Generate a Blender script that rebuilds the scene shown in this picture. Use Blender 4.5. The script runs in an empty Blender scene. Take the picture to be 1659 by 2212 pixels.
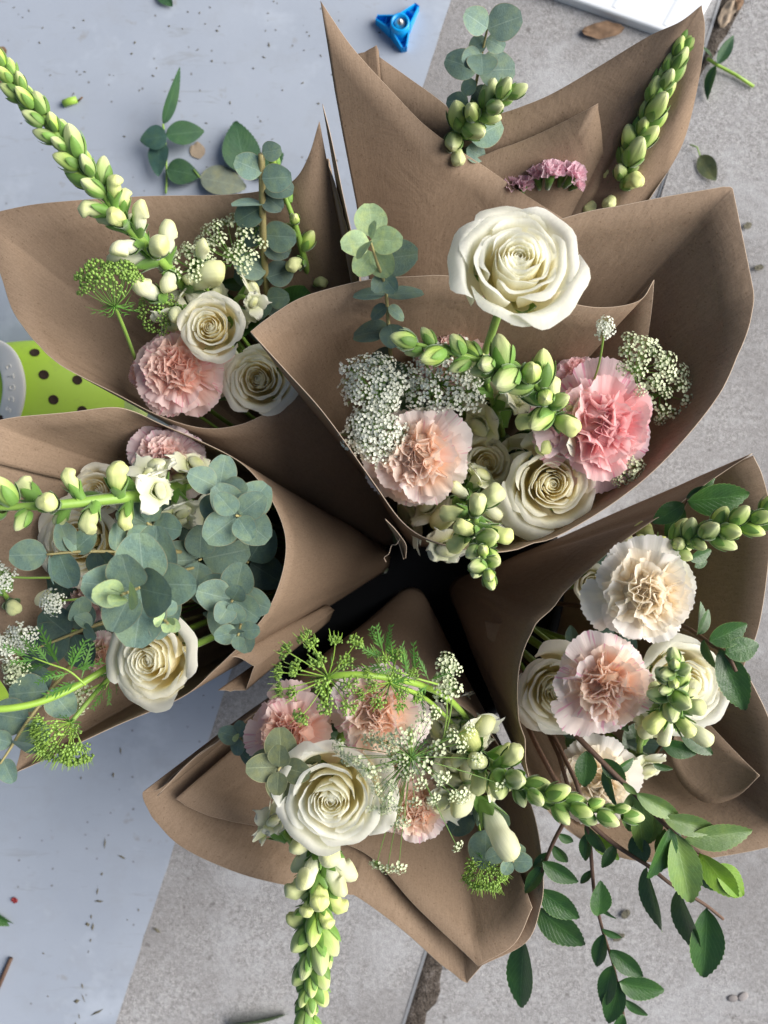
import bpy, bmesh, math, random
from mathutils import Vector, Matrix, noise

# ------------------------------------------------------------------ camera, sky, sun, exposure
SC = bpy.context.scene
COL = SC.collection
CAM_H = 0.80                       # phone held 0.8 m above the floor, looking straight down
FPX = 1663.0                       # focal length in reference pixels (picture 1659 x 2212)

cd = bpy.data.cameras.new("camera")
cam = bpy.data.objects.new("camera", cd)
COL.objects.link(cam)
cam.location = (0, 0, CAM_H)
cam.rotation_euler = (0, 0, 0)
cd.sensor_fit = 'VERTICAL'
cd.sensor_height = 36.0
cd.lens = 36.0 * FPX / 2212.0
cd.clip_start = 0.02
cd.clip_end = 50
cd.dof.use_dof = True
cd.dof.focus_distance = 0.50
cd.dof.aperture_fstop = 8.0
SC.camera = cam

SUN_EL, SUN_AZ = math.radians(35), math.radians(6)     # azimuth measured from +X towards +Y
w = bpy.data.worlds.new("World")
SC.world = w
w.use_nodes = True
nt = w.node_tree
nt.nodes.clear()
sky = nt.nodes.new("ShaderNodeTexSky")
sky.sky_type = 'NISHITA'
sky.sun_disc = False
sky.sun_elevation = SUN_EL
sky.sun_rotation = math.pi / 2 - SUN_AZ
sky.air_density = 1.0
sky.dust_density = 4.0
sky.ozone_density = 1.0
bg = nt.nodes.new("ShaderNodeBackground")
bg.inputs[1].default_value = 0.05
wo = nt.nodes.new("ShaderNodeOutputWorld")
nt.links.new(sky.outputs[0], bg.inputs[0])
nt.links.new(bg.outputs[0], wo.inputs[0])

sd = bpy.data.lights.new("sun", 'SUN')
sd.energy = 3.0
sd.angle = math.radians(54)
sd.color = (1.0, 0.98, 0.955)
sun = bpy.data.objects.new("sun", sd)
COL.objects.link(sun)
sdir = Vector((math.cos(SUN_EL) * math.cos(SUN_AZ), math.cos(SUN_EL) * math.sin(SUN_AZ), math.sin(SUN_EL)))
sun.rotation_euler = sdir.to_track_quat('Z', 'Y').to_euler()
sun.location = sdir * 3

SC.view_settings.view_transform = 'Standard'
SC.view_settings.look = 'None'
SC.view_settings.exposure = 0.98
SC.view_settings.gamma = 1.0
SC.view_settings.use_curve_mapping = False
SC.cycles.max_bounces = 10
SC.cycles.diffuse_bounces = 8
SC.cycles.transmission_bounces = 8
SC.cycles.transparent_max_bounces = 4

# ------------------------------------------------------------------ small helpers
R = random.Random(11)
rad = math.radians

def P(u, v, z):
    """world point for a reference-picture pixel at height z"""
    d = (CAM_H - z) / FPX
    return Vector(((u - 829.5) * d, -(v - 1106.0) * d, z))

def PX(px, z):
    return px * (CAM_H - z) / FPX

def lerp(a, b, t):
    return a + (b - a) * t

def sstep(a, b, x):
    t = max(0.0, min(1.0, (x - a) / (b - a)))
    return t * t * (3 - 2 * t)

def new_mesh(name, verts, faces, uvs=None, smooth=True, mats=1):
    me = bpy.data.meshes.new(name)
    me.from_pydata([tuple(v) for v in verts], [], faces)
    if uvs is not None:
        ul = me.uv_layers.new(name="UVMap")
        li = [0] * len(me.loops)
        me.loops.foreach_get("vertex_index", li)
        flat = []
        for i in li:
            flat.extend(uvs[i])
        ul.data.foreach_set("uv", flat)
    if smooth:
        me.polygons.foreach_set("use_smooth", [True] * len(me.polygons))
    for _ in range(mats):
        me.materials.append(None)
    me.update()
    return me

def obj(name, me, mat=None, parent=None, M=None):
    o = bpy.data.objects.new(name, me)
    COL.objects.link(o)
    if mat is not None:
        ms = mat if isinstance(mat, (list, tuple)) else [mat]
        for i, m in enumerate(ms):
            o.material_slots[i].link = 'OBJECT'
            o.material_slots[i].material = m
    if parent is not None:
        o.parent = parent
    if M is not None:
        o.matrix_local = M if parent is not None else M
    return o

def thing(name, label, cat, M=None, group=None):
    o = bpy.data.objects.new(name, None)
    o.empty_display_size = 0.01
    COL.objects.link(o)
    if M is not None:
        o.matrix_world = M
        o.matrix_basis = M
    return tag(o, label, cat, group)

def tag(o, label, cat, group=None):
    o["label"] = label
    o["category"] = cat
    if group:
        o["group"] = group
    return o

def structure(o):
    o["kind"] = "structure"
    return o

def stuff(o):
    o["kind"] = "stuff"
    return o

def grid(name, fn, nu, nv, close_u=False, mats=1):
    """surface fn(u in 0..1, v in 0..1) -> Vector"""
    vs, uv, fs = [], [], []
    for j in range(nv + 1):
        for i in range(nu + 1):
            a, b = i / nu, j / nv
            vs.append(fn(a, b))
            uv.append((a, b))
    W = nu + 1
    for j in range(nv):
        for i in range(nu):
            fs.append((j * W + i, j * W + i + 1, (j + 1) * W + i + 1, (j + 1) * W + i))
    return new_mesh(name, vs, fs, uv, mats=mats)

class Soup:
    """collects many small shapes into one mesh"""
    def __init__(s):
        s.v, s.f, s.uv = [], [], []
    def add(s, vs, fs, uv=None):
        o = len(s.v)
        s.v.extend(vs)
        s.f.extend(tuple(i + o for i in f) for f in fs)
        s.uv.extend(uv if uv else [(0.5, 0.5)] * len(vs))
    def tube(s, pts, rs, n=6, cap=True):
        vs, fs, uv = tube_data(pts, rs, n, cap)
        s.add(vs, fs, uv)
    def mesh(s, name, smooth=True):
        return new_mesh(name, s.v, s.f, s.uv, smooth)

def tube_data(pts, rs, n=6, cap=True):
    pts = [Vector(p) for p in pts]
    m = len(pts)
    if not isinstance(rs, (list, tuple)):
        rs = [rs] * m
    vs, fs, uv = [], [], []
    up = None
    for i, p in enumerate(pts):
        t = (pts[min(i + 1, m - 1)] - pts[max(i - 1, 0)])
        if t.length < 1e-9:
            t = Vector((0, 0, 1))
        t.normalize()
        if up is None:
            up = t.orthogonal().normalized()
        up = (up - t * up.dot(t))
        if up.length < 1e-6:
            up = t.orthogonal()
        up.normalize()
        b = t.cross(up)
        for k in range(n):
            a = 2 * math.pi * k / n
            vs.append(p + (up * math.cos(a) + b * math.sin(a)) * rs[i])
            uv.append((k / n, i / (m - 1)))
    for i in range(m - 1):
        for k in range(n):
            k2 = (k + 1) % n
            fs.append((i * n + k, i * n + k2, (i + 1) * n + k2, (i + 1) * n + k))
    if cap:
        fs.append(tuple(reversed(range(n))))
        fs.append(tuple((m - 1) * n + k for k in range(n)))
    return vs, fs, uv

def tube_mesh(name, pts, rs, n=6, M=None):
    if M is not None:
        I = M.inverted()
        pts = [I @ Vector(p) for p in pts]
        sc = I.to_scale()[0]
        rs = [r * sc for r in rs] if isinstance(rs, (list, tuple)) else rs * sc
    vs, fs, uv = tube_data(pts, rs, n)
    return new_mesh(name, vs, fs, uv)

def cr(pts, per=8):
    """Catmull-Rom through Vectors"""
    pts = [Vector(p) for p in pts]
    if len(pts) == 2:
        return [pts[0].lerp(pts[1], k / per) for k in range(per + 1)]
    out = []
    n = len(pts)
    for i in range(n - 1):
        p0 = pts[i - 1] if i > 0 else pts[0] * 2 - pts[1]
        p1, p2 = pts[i], pts[i + 1]
        p3 = pts[i + 2] if i + 2 < n else pts[n - 1] * 2 - pts[n - 2]
        for k in range(per):
            t = k / per
            out.append(0.5 * ((2 * p1) + (p2 - p0) * t + (2 * p0 - 5 * p1 + 4 * p2 - p3) * t * t + (3 * p1 - p0 - 3 * p2 + p3) * t ** 3))
    out.append(pts[-1])
    return out

def bez(p0, p1, p2, p3, n=10):
    out = []
    for k in range(n + 1):
        t = k / n
        s = 1 - t
        out.append(p0 * s ** 3 + p1 * 3 * s * s * t + p2 * 3 * s * t * t + p3 * t ** 3)
    return out

def frame(origin, zdir, spin=0.0, scale=1.0):
    z = Vector(zdir).normalized()
    q = z.to_track_quat('Z', 'Y')
    return Matrix.Translation(origin) @ q.to_matrix().to_4x4() @ Matrix.Rotation(spin, 4, 'Z') @ Matrix.Scale(scale, 4)

def yframe(origin, ydir, nrm, sx=1.0, sy=1.0, sz=1.0):
    """matrix with Y along ydir, Z as near nrm as possible"""
    y = Vector(ydir).normalized()
    n = Vector(nrm)
    n = n - y * n.dot(y)
    if n.length < 1e-6:
        n = y.orthogonal()
    n.normalize()
    x = y.cross(n)
    M = Matrix(((x.x * sx, y.x * sy, n.x * sz, origin[0]),
                (x.y * sx, y.y * sy, n.y * sz, origin[1]),
                (x.z * sx, y.z * sy, n.z * sz, origin[2]),
                (0, 0, 0, 1)))
    return M

# ------------------------------------------------------------------ materials
class NT:
    def __init__(s, name):
        s.m = bpy.data.materials.new(name)
        s.m.use_nodes = True
        s.t = s.m.node_tree
        s.t.nodes.clear()
        s.out = s.t.nodes.new("ShaderNodeOutputMaterial")
    def n(s, typ, **kw):
        nd = s.t.nodes.new(typ)
        for k, v in kw.items():
            if k.startswith("i_"):
                key = k[2:]
                nd.inputs[int(key) if key.isdigit() else key.replace("_", " ")].default_value = v
            else:
                setattr(nd, k, v)
        return nd
    def l(s, a, b):
        s.t.links.new(a, b)
    def ramp(s, fac, stops, interp='LINEAR'):
        r = s.n("ShaderNodeValToRGB")
        r.color_ramp.interpolation = interp
        els = r.color_ramp.elements
        while len(els) < len(stops):
            els.new(0.5)
        for e, (p, c) in zip(els, stops):
            e.position = p
            e.color = (c[0], c[1], c[2], 1) if not isinstance(c, (int, float)) else (c, c, c, 1)
        s.l(fac, r.inputs[0])
        return r.outputs[0]
    def noise(s, scale, detail=3, vec=None, rough=0.6, dist=0.0, dim='3D'):
        nd = s.n("ShaderNodeTexNoise")
        nd.inputs["Scale"].default_value = scale
        nd.inputs["Detail"].default_value = detail
        nd.inputs["Roughness"].default_value = rough
        nd.inputs["Distortion"].default_value = dist
        if vec is not None:
            s.l(vec, nd.inputs["Vector"])
        return nd.outputs["Fac"]
    def mix(s, fac, a, b, mode='MIX'):
        nd = s.n("ShaderNodeMix", data_type='RGBA', blend_type=mode)
        for sock, val in ((nd.inputs[0], fac), (nd.inputs[6], a), (nd.inputs[7], b)):
            if hasattr(val, "is_output"):
                s.l(val, sock)
            elif isinstance(val, (int, float)):
                sock.default_value = val
            else:
                sock.default_value = (val[0], val[1], val[2], 1)
        return nd.outputs[2]
    def math(s, op, a, b=None, clamp=False):
        nd = s.n("ShaderNodeMath", operation=op)
        nd.use_clamp = clamp
        for i, val in enumerate((a, b)):
            if val is None:
                continue
            if hasattr(val, "is_output"):
                s.l(val, nd.inputs[i])
            else:
                nd.inputs[i].default_value = val
        return nd.outputs[0]
    def bump(s, h, strength, dist):
        b = s.n("ShaderNodeBump")
        b.inputs["Strength"].default_value = strength
        b.inputs["Distance"].default_value = dist
        s.l(h, b.inputs["Height"])
        return b.outputs[0]
    def finish(s, col, rough=0.5, transl=0.0, tcol=None, bump=None, spec=0.5, sheen=0.0, sss=0.0, metal=0.0, coat=0.0):
        p = s.n("ShaderNodeBsdfPrincipled")
        for sock, val in ((p.inputs["Base Color"], col), (p.inputs["Roughness"], rough)):
            if hasattr(val, "is_output"):
                s.l(val, sock)
            elif isinstance(val, (int, float)):
                sock.default_value = val
            else:
                sock.default_value = (val[0], val[1], val[2], 1)
        p.inputs["Specular IOR Level"].default_value = spec
        p.inputs["Metallic"].default_value = metal
        p.inputs["Coat Weight"].default_value = coat
        if sheen:
            p.inputs["Sheen Weight"].default_value = sheen
            p.inputs["Sheen Roughness"].default_value = 0.35
        if bump is not None:
            s.l(bump, p.inputs["Normal"])
        if transl > 0:
            t = s.n("ShaderNodeBsdfTranslucent")
            c = tcol if tcol is not None else col
            if hasattr(c, "is_output"):
                s.l(c, t.inputs[0])
            else:
                t.inputs[0].default_value = (c[0], c[1], c[2], 1)
            mx = s.n("ShaderNodeMixShader")
            mx.inputs[0].default_value = transl
            s.l(p.outputs[0], mx.inputs[1])
            s.l(t.outputs[0], mx.inputs[2])
            s.l(mx.outputs[0], s.out.inputs[0])
        else:
            s.l(p.outputs[0], s.out.inputs[0])
        return s.m
    def uvw(s):
        tc = s.n("ShaderNodeTexCoord")
        sp = s.n("ShaderNodeSeparateXYZ")
        s.l(tc.outputs["UV"], sp.inputs[0])
        return sp.outputs[0], sp.outputs[1], tc
    def orand(s):
        return s.n("ShaderNodeObjectInfo").outputs["Random"]

def m_petal(name, stops, streak=None, transl=0.28, rough=0.55, var=0.10, vein=0.25, streak_th=0.62):
    n = NT(name)
    u, v, tc = n.uvw()
    col = n.ramp(v, stops)
    rnd = n.orand()
    # fine veins running along the petal
    mp = n.n("ShaderNodeMapping")
    mp.inputs["Scale"].default_value = (34, 2.2, 1)
    n.l(tc.outputs["UV"], mp.inputs[0])
    addv = n.n("ShaderNodeVectorMath", operation='ADD')
    cmb = n.n("ShaderNodeCombineXYZ")
    n.l(n.math('MULTIPLY', rnd, 37.0), cmb.inputs[0])
    n.l(mp.outputs[0], addv.inputs[0])
    n.l(cmb.outputs[0], addv.inputs[1])
    vn = n.noise(1.0, 2, addv.outputs[0])
    dark = n.mix(1.0, col, (0.86, 0.83, 0.78), 'MULTIPLY')
    col = n.mix(n.math('MULTIPLY', n.math('SUBTRACT', vn, 0.45, True), vein * 4, True), col, dark)
    if streak is not None:
        mp2 = n.n("ShaderNodeMapping")
        mp2.inputs["Scale"].default_value = (16, 1.6, 1)
        n.l(tc.outputs["UV"], mp2.inputs[0])
        a2 = n.n("ShaderNodeVectorMath", operation='ADD')
        n.l(mp2.outputs[0], a2.inputs[0])
        n.l(cmb.outputs[0], a2.inputs[1])
        sn = n.noise(1.0, 1, a2.outputs[0])
        f = n.ramp(sn, [(streak_th, 0.0), (streak_th + 0.06, 1.0)])
        col = n.mix(n.math('MULTIPLY', f, n.math('MULTIPLY', v, 0.7)), col, streak)
    hs = n.n("ShaderNodeHueSaturation")
    n.l(col, hs.inputs["Color"])
    n.l(n.math('ADD', n.math('MULTIPLY', rnd, var), 1.0 - var * 0.7), hs.inputs["Value"])
    n.l(n.math('ADD', n.math('MULTIPLY', rnd, 0.25), 0.88), hs.inputs["Saturation"])
    bmp = n.bump(vn, 0.35, 0.0008)
    return n.finish(hs.outputs[0], rough, transl, bump=bmp, spec=0.3, sheen=0.15)

def m_simple(name, col, rough=0.5, transl=0.0, var=0.12, nscale=300.0, namp=0.25, spec=0.4, sheen=0.0, metal=0, coat=0.0, bump=0.15):
    n = NT(name)
    tc = n.n("ShaderNodeTexCoord")
    nz = n.noise(nscale, 3, tc.outputs["Object"])
    c = n.mix(n.math('MULTIPLY', nz, namp), col, [x * 0.45 for x in col])
    hs = n.n("ShaderNodeHueSaturation")
    n.l(c, hs.inputs["Color"])
    n.l(n.math('ADD', n.math('MULTIPLY', n.orand(), var * 2), 1.0 - var), hs.inputs["Value"])
    b = n.bump(nz, bump, 0.0006) if bump else None
    return n.finish(hs.outputs[0], rough, transl, spec=spec, sheen=sheen, metal=metal, coat=coat, bump=b)

def m_leaf(name, col, edge, rib, rough=0.45, transl=0.12, mott=0.35, scale=170.0, spec=0.5, edge_w=0.03, var=0.35, back=None, veins=9.0, vamp=0.22):
    """leaf: UV u across (midrib at .5), v along"""
    n = NT(name)
    u, v, tc = n.uvw()
    rnd = n.orand()
    off = n.n("ShaderNodeVectorMath", operation='ADD')
    cmb = n.n("ShaderNodeCombineXYZ")
    n.l(n.math('MULTIPLY', rnd, 61.0), cmb.inputs[0])
    n.l(n.math('MULTIPLY', rnd, 23.0), cmb.inputs[1])
    n.l(tc.outputs["Object"], off.inputs[0])
    n.l(cmb.outputs[0], off.inputs[1])
    pos = off.outputs[0]                        # leaf-local position, shifted per leaf
    nz = n.ramp(n.noise(scale / 22.0, 5, pos, 0.75), [(0.32, 0.0), (0.70, 1.0)])
    c = n.mix(n.math('MULTIPLY', nz, mott * 1.25, True), col, [x * 0.42 for x in col])
    big = n.ramp(n.noise(3.2, 3, pos, 0.6), [(0.42, 0.0), (0.68, 1.0)])
    c = n.mix(n.math('MULTIPLY', big, 0.45), c, [min(1, col[0] * 1.55), min(1, col[1] * 1.3), col[2] * 0.8])
    sptt = n.ramp(n.noise(30, 2, pos, 0.6), [(0.69, 0.0), (0.74, 1.0)])
    c = n.mix(n.math('MULTIPLY', sptt, 0.55), c, (0.10, 0.075, 0.04))
    # side veins leaving the midrib
    au = n.math('ABSOLUTE', n.math('SUBTRACT', u, 0.5))
    w1 = n.math('SINE', n.math('MULTIPLY', n.math('SUBTRACT', v, n.math('MULTIPLY', au, 0.9)), veins * 6.283))
    vein = n.math('MULTIPLY', n.math('POWER', n.math('MAXIMUM', w1, 0.0), 12.0), vamp)
    c = n.mix(vein, c, rib)
    mid = n.ramp(au, [(0.0, 1.0), (0.022, 0.0)])
    c = n.mix(n.math('MULTIPLY', mid, 0.65), c, rib)
    ed = n.ramp(au, [(0.5 - edge_w, 0.0), (0.5, 1.0)])
    c = n.mix(n.math('MULTIPLY', ed, 0.8), c, edge)
    if back is not None:
        g = n.n("ShaderNodeNewGeometry")
        c = n.mix(g.outputs["Backfacing"], c, back)
    hs = n.n("ShaderNodeHueSaturation")
    n.l(c, hs.inputs["Color"])
    n.l(n.math('ADD', n.math('MULTIPLY', rnd, var), 1.0 - var * 0.5), hs.inputs["Value"])
    bmp = n.bump(n.math('ADD', nz, n.math('MULTIPLY', vein, -2.0)), 0.3, 0.0006)
    return n.finish(hs.outputs[0], rough, transl, bump=bmp, spec=spec)

def m_paper(name, tint=(1, 1, 1), transl=0.03):
    n = NT(name)
    u, v, tc = n.uvw()
    ob = tc.outputs["Object"]
    big = n.noise(14, 3, ob)
    fine = n.noise(900, 2, ob)
    mp = n.n("ShaderNodeMapping")
    mp.inputs["Scale"].default_value = (420, 26, 1)
    n.l(tc.outputs["UV"], mp.inputs[0])
    fib = n.noise(1.0, 3, mp.outputs[0])
    base = (0.285 * tint[0], 0.203 * tint[1], 0.136 * tint[2])
    fine2 = n.ramp(fine, [(0.36, 0.0), (0.66, 1.0)])
    mott = n.ramp(n.noise(330, 3, ob, 0.7), [(0.35, 0.0), (0.68, 1.0)])
    c = n.mix(n.math('ADD', n.math('MULTIPLY', fine2, 0.45), n.math('MULTIPLY', mott, 0.25)), base, (0.175 * tint[0], 0.119 * tint[1], 0.079 * tint[2]))
    c = n.mix(n.math('MULTIPLY', n.ramp(fib, [(0.4, 0.0), (0.7, 1.0)]), 0.45), c, (0.335 * tint[0], 0.243 * tint[1], 0.168 * tint[2]))
    c = n.mix(n.math('MULTIPLY', big, 0.25), c, (0.175, 0.122, 0.085))
    spk = n.ramp(n.noise(520, 1, ob), [(0.69, 0.0), (0.72, 1.0)])
    c = n.mix(n.math('MULTIPLY', spk, 0.5), c, (0.12, 0.07, 0.04))
    wr = n.noise(22, 4, ob, 0.6, dist=1.2)
    hgt = n.math('ADD', n.math('MULTIPLY', wr, 1.6), n.math('MULTIPLY', n.math('ADD', fine, fib), 0.12))
    bm = n.bump(hgt, 0.20, 0.004)
    return n.finish(c, 0.72, transl, tcol=(0.5, 0.33, 0.2), bump=bm, spec=0.25)

M = {}
def make_materials():
    M['rose'] = m_petal("rose_petal", [(0.0, (0.92, 0.85, 0.50)), (0.35, (0.95, 0.89, 0.63)), (0.72, (0.955, 0.945, 0.81)), (1.0, (0.96, 0.96, 0.89))], transl=0.54, rough=0.55, var=0.05, vein=0.16)
    M['rose_cream'] = m_petal("cream_rose_petal", [(0.0, (0.92, 0.82, 0.46)), (0.35, (0.95, 0.86, 0.57)), (0.72, (0.95, 0.92, 0.74)), (1.0, (0.955, 0.94, 0.83))], transl=0.54, rough=0.55, var=0.05, vein=0.16)
    def carn(key, inner, inner_tip, guard, guard_tip, streak, th=0.62):
        M[key + '_in'] = m_petal(key + "_inner_petal", [(0.0, [x * 0.8 for x in inner]), (0.55, inner), (1.0, inner_tip)], streak, 0.48, 0.6, 0.05, 0.10, th + 0.06)
        M[key + '_out'] = m_petal(key + "_guard_petal", [(0.0, inner), (0.45, guard), (1.0, guard_tip)], streak, 0.46, 0.6, 0.04, 0.15, th)
    carn('peach', (0.97, 0.73, 0.54), (0.96, 0.81, 0.71), (0.94, 0.75, 0.67), (0.94, 0.84, 0.80), (0.84, 0.38, 0.52), 0.66)
    carn('pink', (0.95, 0.56, 0.56), (0.95, 0.66, 0.66), (0.94, 0.62, 0.65), (0.95, 0.74, 0.77), (0.82, 0.20, 0.40), 0.62)
    carn('cream', (0.98, 0.86, 0.66), (0.97, 0.91, 0.79), (0.95, 0.90, 0.82), (0.955, 0.93, 0.89), (0.92, 0.80, 0.74), 0.72)
    carn('salmon', (0.94, 0.62, 0.50), (0.94, 0.72, 0.63), (0.93, 0.64, 0.58), (0.94, 0.74, 0.70), (0.84, 0.30, 0.40), 0.64)
    carn('lilac', (0.91, 0.66, 0.58), (0.92, 0.75, 0.71), (0.89, 0.66, 0.65), (0.91, 0.76, 0.77), (0.74, 0.34, 0.48), 0.62)
    carn('blush', (0.97, 0.72, 0.54), (0.96, 0.81, 0.71), (0.945, 0.78, 0.71), (0.95, 0.85, 0.83), (0.86, 0.30, 0.54), 0.62)
    M['snap_bud'] = m_petal("snapdragon_bud", [(0.0, (0.30, 0.44, 0.09)), (0.35, (0.55, 0.66, 0.22)), (0.7, (0.70, 0.76, 0.34)), (1.0, (0.72, 0.76, 0.32))], transl=0.12, rough=0.5, var=0.12, vein=0.2)
    M['snap_hook'] = m_petal("snapdragon_tube", [(0.0, (0.48, 0.60, 0.22)), (0.3, (0.76, 0.80, 0.58)), (0.72, (0.82, 0.83, 0.55)), (1.0, (0.76, 0.78, 0.33))], transl=0.15, rough=0.5, var=0.1, vein=0.2)
    M['snap_petal'] = m_petal("snapdragon_petal", [(0.0, (0.74, 0.78, 0.40)), (0.4, (0.84, 0.85, 0.62)), (1.0, (0.88, 0.88, 0.76))], transl=0.25, rough=0.5, var=0.08, vein=0.15)
    M['snap_tip'] = m_petal("snapdragon_young_bud", [(0.0, (0.24, 0.40, 0.08)), (0.5, (0.42, 0.57, 0.16)), (0.8, (0.60, 0.70, 0.28)), (1.0, (0.72, 0.77, 0.40))], transl=0.08, rough=0.55, var=0.2, vein=0.3)
    M['calyx'] = m_simple("calyx_green", (0.17, 0.34, 0.06), 0.55, 0.1, 0.2, 400, 0.5, sheen=0.5)
    M['sepal_dark'] = m_simple("young_sepal_green", (0.17, 0.33, 0.06), 0.55, 0.1, 0.3, 12, 0.5, sheen=0.6)
    M['stem'] = m_simple("stem_green", (0.24, 0.40, 0.07), 0.45, 0.0, 0.15, 250, 0.4, sheen=0.25)
    M['stem_bright'] = m_simple("stem_bright_green", (0.32, 0.52, 0.07), 0.4, 0.0, 0.1, 250, 0.35, sheen=0.2)
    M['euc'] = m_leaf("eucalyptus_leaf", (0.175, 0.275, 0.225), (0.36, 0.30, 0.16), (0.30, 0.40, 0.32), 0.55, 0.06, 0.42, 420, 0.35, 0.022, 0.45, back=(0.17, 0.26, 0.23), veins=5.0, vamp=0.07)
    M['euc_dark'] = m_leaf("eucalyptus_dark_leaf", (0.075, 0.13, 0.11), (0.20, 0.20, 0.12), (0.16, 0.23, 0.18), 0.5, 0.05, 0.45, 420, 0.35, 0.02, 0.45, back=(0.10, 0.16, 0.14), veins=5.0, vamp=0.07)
    M['euc_olive'] = m_leaf("eucalyptus_olive_leaf", (0.145, 0.18, 0.105), (0.42, 0.40, 0.20), (0.32, 0.36, 0.2), 0.5, 0.06, 0.35, 420, 0.35, 0.028, 0.3, veins=5.0, vamp=0.07)
    M['euc_young'] = m_leaf("eucalyptus_young_leaf", (0.40, 0.56, 0.30), (0.42, 0.38, 0.16), (0.5, 0.62, 0.36), 0.5, 0.18, 0.35, 260, 0.35, 0.02, 0.45, veins=5.0, vamp=0.07)
    M['euc_stem'] = m_simple("eucalyptus_stem", (0.38, 0.33, 0.14), 0.55, 0, 0.15, 500, 0.7)
    M['twig_leaf'] = m_leaf("serrated_leaf", (0.034, 0.100, 0.022), (0.22, 0.36, 0.10), (0.09, 0.20, 0.06), 0.30, 0.10, 0.35, 160, 0.55, 0.02, 0.5, back=(0.13, 0.22, 0.07))
    M['twig_pale'] = m_leaf("serrated_pale_leaf", (0.14, 0.245, 0.07), (0.30, 0.45, 0.12), (0.28, 0.40, 0.16), 0.42, 0.15, 0.3, 160, 0.45, 0.02, 0.45)
    M['twig_lime'] = m_leaf("serrated_lime_leaf", (0.17, 0.34, 0.03), (0.34, 0.52, 0.08), (0.32, 0.48, 0.10), 0.4, 0.25, 0.3, 160, 0.45, 0.02, 0.3)
    M['wood'] = m_simple("twig_bark", (0.13, 0.075, 0.05), 0.7, 0, 0.2, 700, 0.7, bump=0.6)
    M['rose_leaf'] = m_leaf("rose_leaf", (0.036, 0.098, 0.045), (0.05, 0.10, 0.05), (0.09, 0.18, 0.10), 0.5, 0.08, 0.35, 120, 0.35, 0.01, 0.35)
    M['rose_leaf_under'] = m_leaf("rose_leaf_underside", (0.17, 0.20, 0.16), (0.15, 0.17, 0.12), (0.24, 0.28, 0.21), 0.7, 0.08, 0.4, 120, 0.2, 0.01, 0.2)
    M['rose_leaf_blue'] = m_leaf("rose_leaf_bluish", (0.06, 0.135, 0.11), (0.05, 0.12, 0.08), (0.11, 0.20, 0.16), 0.6, 0.06, 0.35, 120, 0.3, 0.01, 0.2)
    M['fern'] = m_leaf("carrot_leaf", (0.10, 0.26, 0.05), (0.16, 0.34, 0.06), (0.18, 0.38, 0.08), 0.5, 0.2, 0.25, 200, 0.35, 0.02, 0.6)
    M['lace_white'] = m_simple("lace_white_floret", (0.80, 0.82, 0.70), 0.6, 0.15, 0.12, 900, 0.15, bump=0)
    M['lace_cream'] = m_simple("lace_cream_floret", (0.68, 0.74, 0.48), 0.6, 0.12, 0.2, 900, 0.3, bump=0)
    M['lace_green'] = m_simple("lace_green_floret", (0.30, 0.48, 0.10), 0.6, 0.1, 0.25, 900, 0.4, bump=0)
    M['lace_ray'] = m_simple("lace_ray", (0.16, 0.30, 0.06), 0.5, 0, 0.2, 600, 0.3, bump=0)
    M['statice'] = m_petal("statice_petal", [(0.0, (0.93, 0.86, 0.88)), (0.5, (0.93, 0.68, 0.75)), (1.0, (0.93, 0.70, 0.78))], None, 0.45, 0.7, 0.2, 0.5)
    M['paper'] = m_paper("kraft_paper")
    M['paper_edge'] = m_simple("kraft_paper_cut_edge", (0.46, 0.36, 0.27), 0.8, 0, 0.02, 800, 0.1, bump=0)
    M['black_plastic'] = m_simple("black_plastic", (0.008, 0.009, 0.011), 0.75, 0, 0, 200, 0.2, spec=0.15)
    M['lime'] = m_clog()
    M['lime_sole'] = m_simple("pale_lime_sole", (0.62, 0.78, 0.26), 0.5, 0, 0.0, 60, 0.15)
    M['white_strap'] = m_simple("off_white_strap", (0.86, 0.83, 0.75), 0.45, 0, 0.0, 60, 0.22)
    M['hole'] = m_simple("painted_hole_shade", (0.05, 0.03, 0.02), 0.9, 0, 0.0, 200, 0.2)
    M['blue'] = m_simple("blue_plastic", (0.0, 0.33, 0.78), 0.35, 0, 0.0, 200, 0.15, spec=0.5)
    M['metal'] = m_simple("nickel_tip", (0.6, 0.6, 0.58), 0.3, 0, 0, 100, 0.2, metal=1.0)
    M['white_plastic'] = m_simple("white_plastic", (0.74, 0.77, 0.80), 0.35, 0, 0.0, 40, 0.06, spec=0.5)
    M['dry'] = m_simple("dry_leaf_brown", (0.20, 0.125, 0.075), 0.85, 0.05, 0.3, 220, 0.8, bump=0.8)
    M['dry_pale'] = m_simple("dry_petal_tan", (0.42, 0.33, 0.24), 0.85, 0.05, 0.2, 220, 0.6, bump=0.6)
    M['wilt'] = m_leaf("wilted_leaf", (0.13, 0.16, 0.085), (0.16, 0.17, 0.1), (0.2, 0.22, 0.13), 0.7, 0.05, 0.5, 200, 0.2, 0.01, 0.2)
    M['bit'] = m_simple("floor_speck", (0.15, 0.14, 0.10), 0.9, 0, 0.4, 500, 0.5)
    M['red_bit'] = m_simple("red_petal_scrap", (0.22, 0.02, 0.02), 0.6, 0, 0, 300, 0.3)
    M['pebble'] = m_simple("pebble_grey", (0.36, 0.33, 0.32), 0.8, 0, 0.3, 300, 0.6)
    M['soil'] = m_soil()
    M['concrete'] = m_concrete()
    M['painted'] = m_painted()

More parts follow.
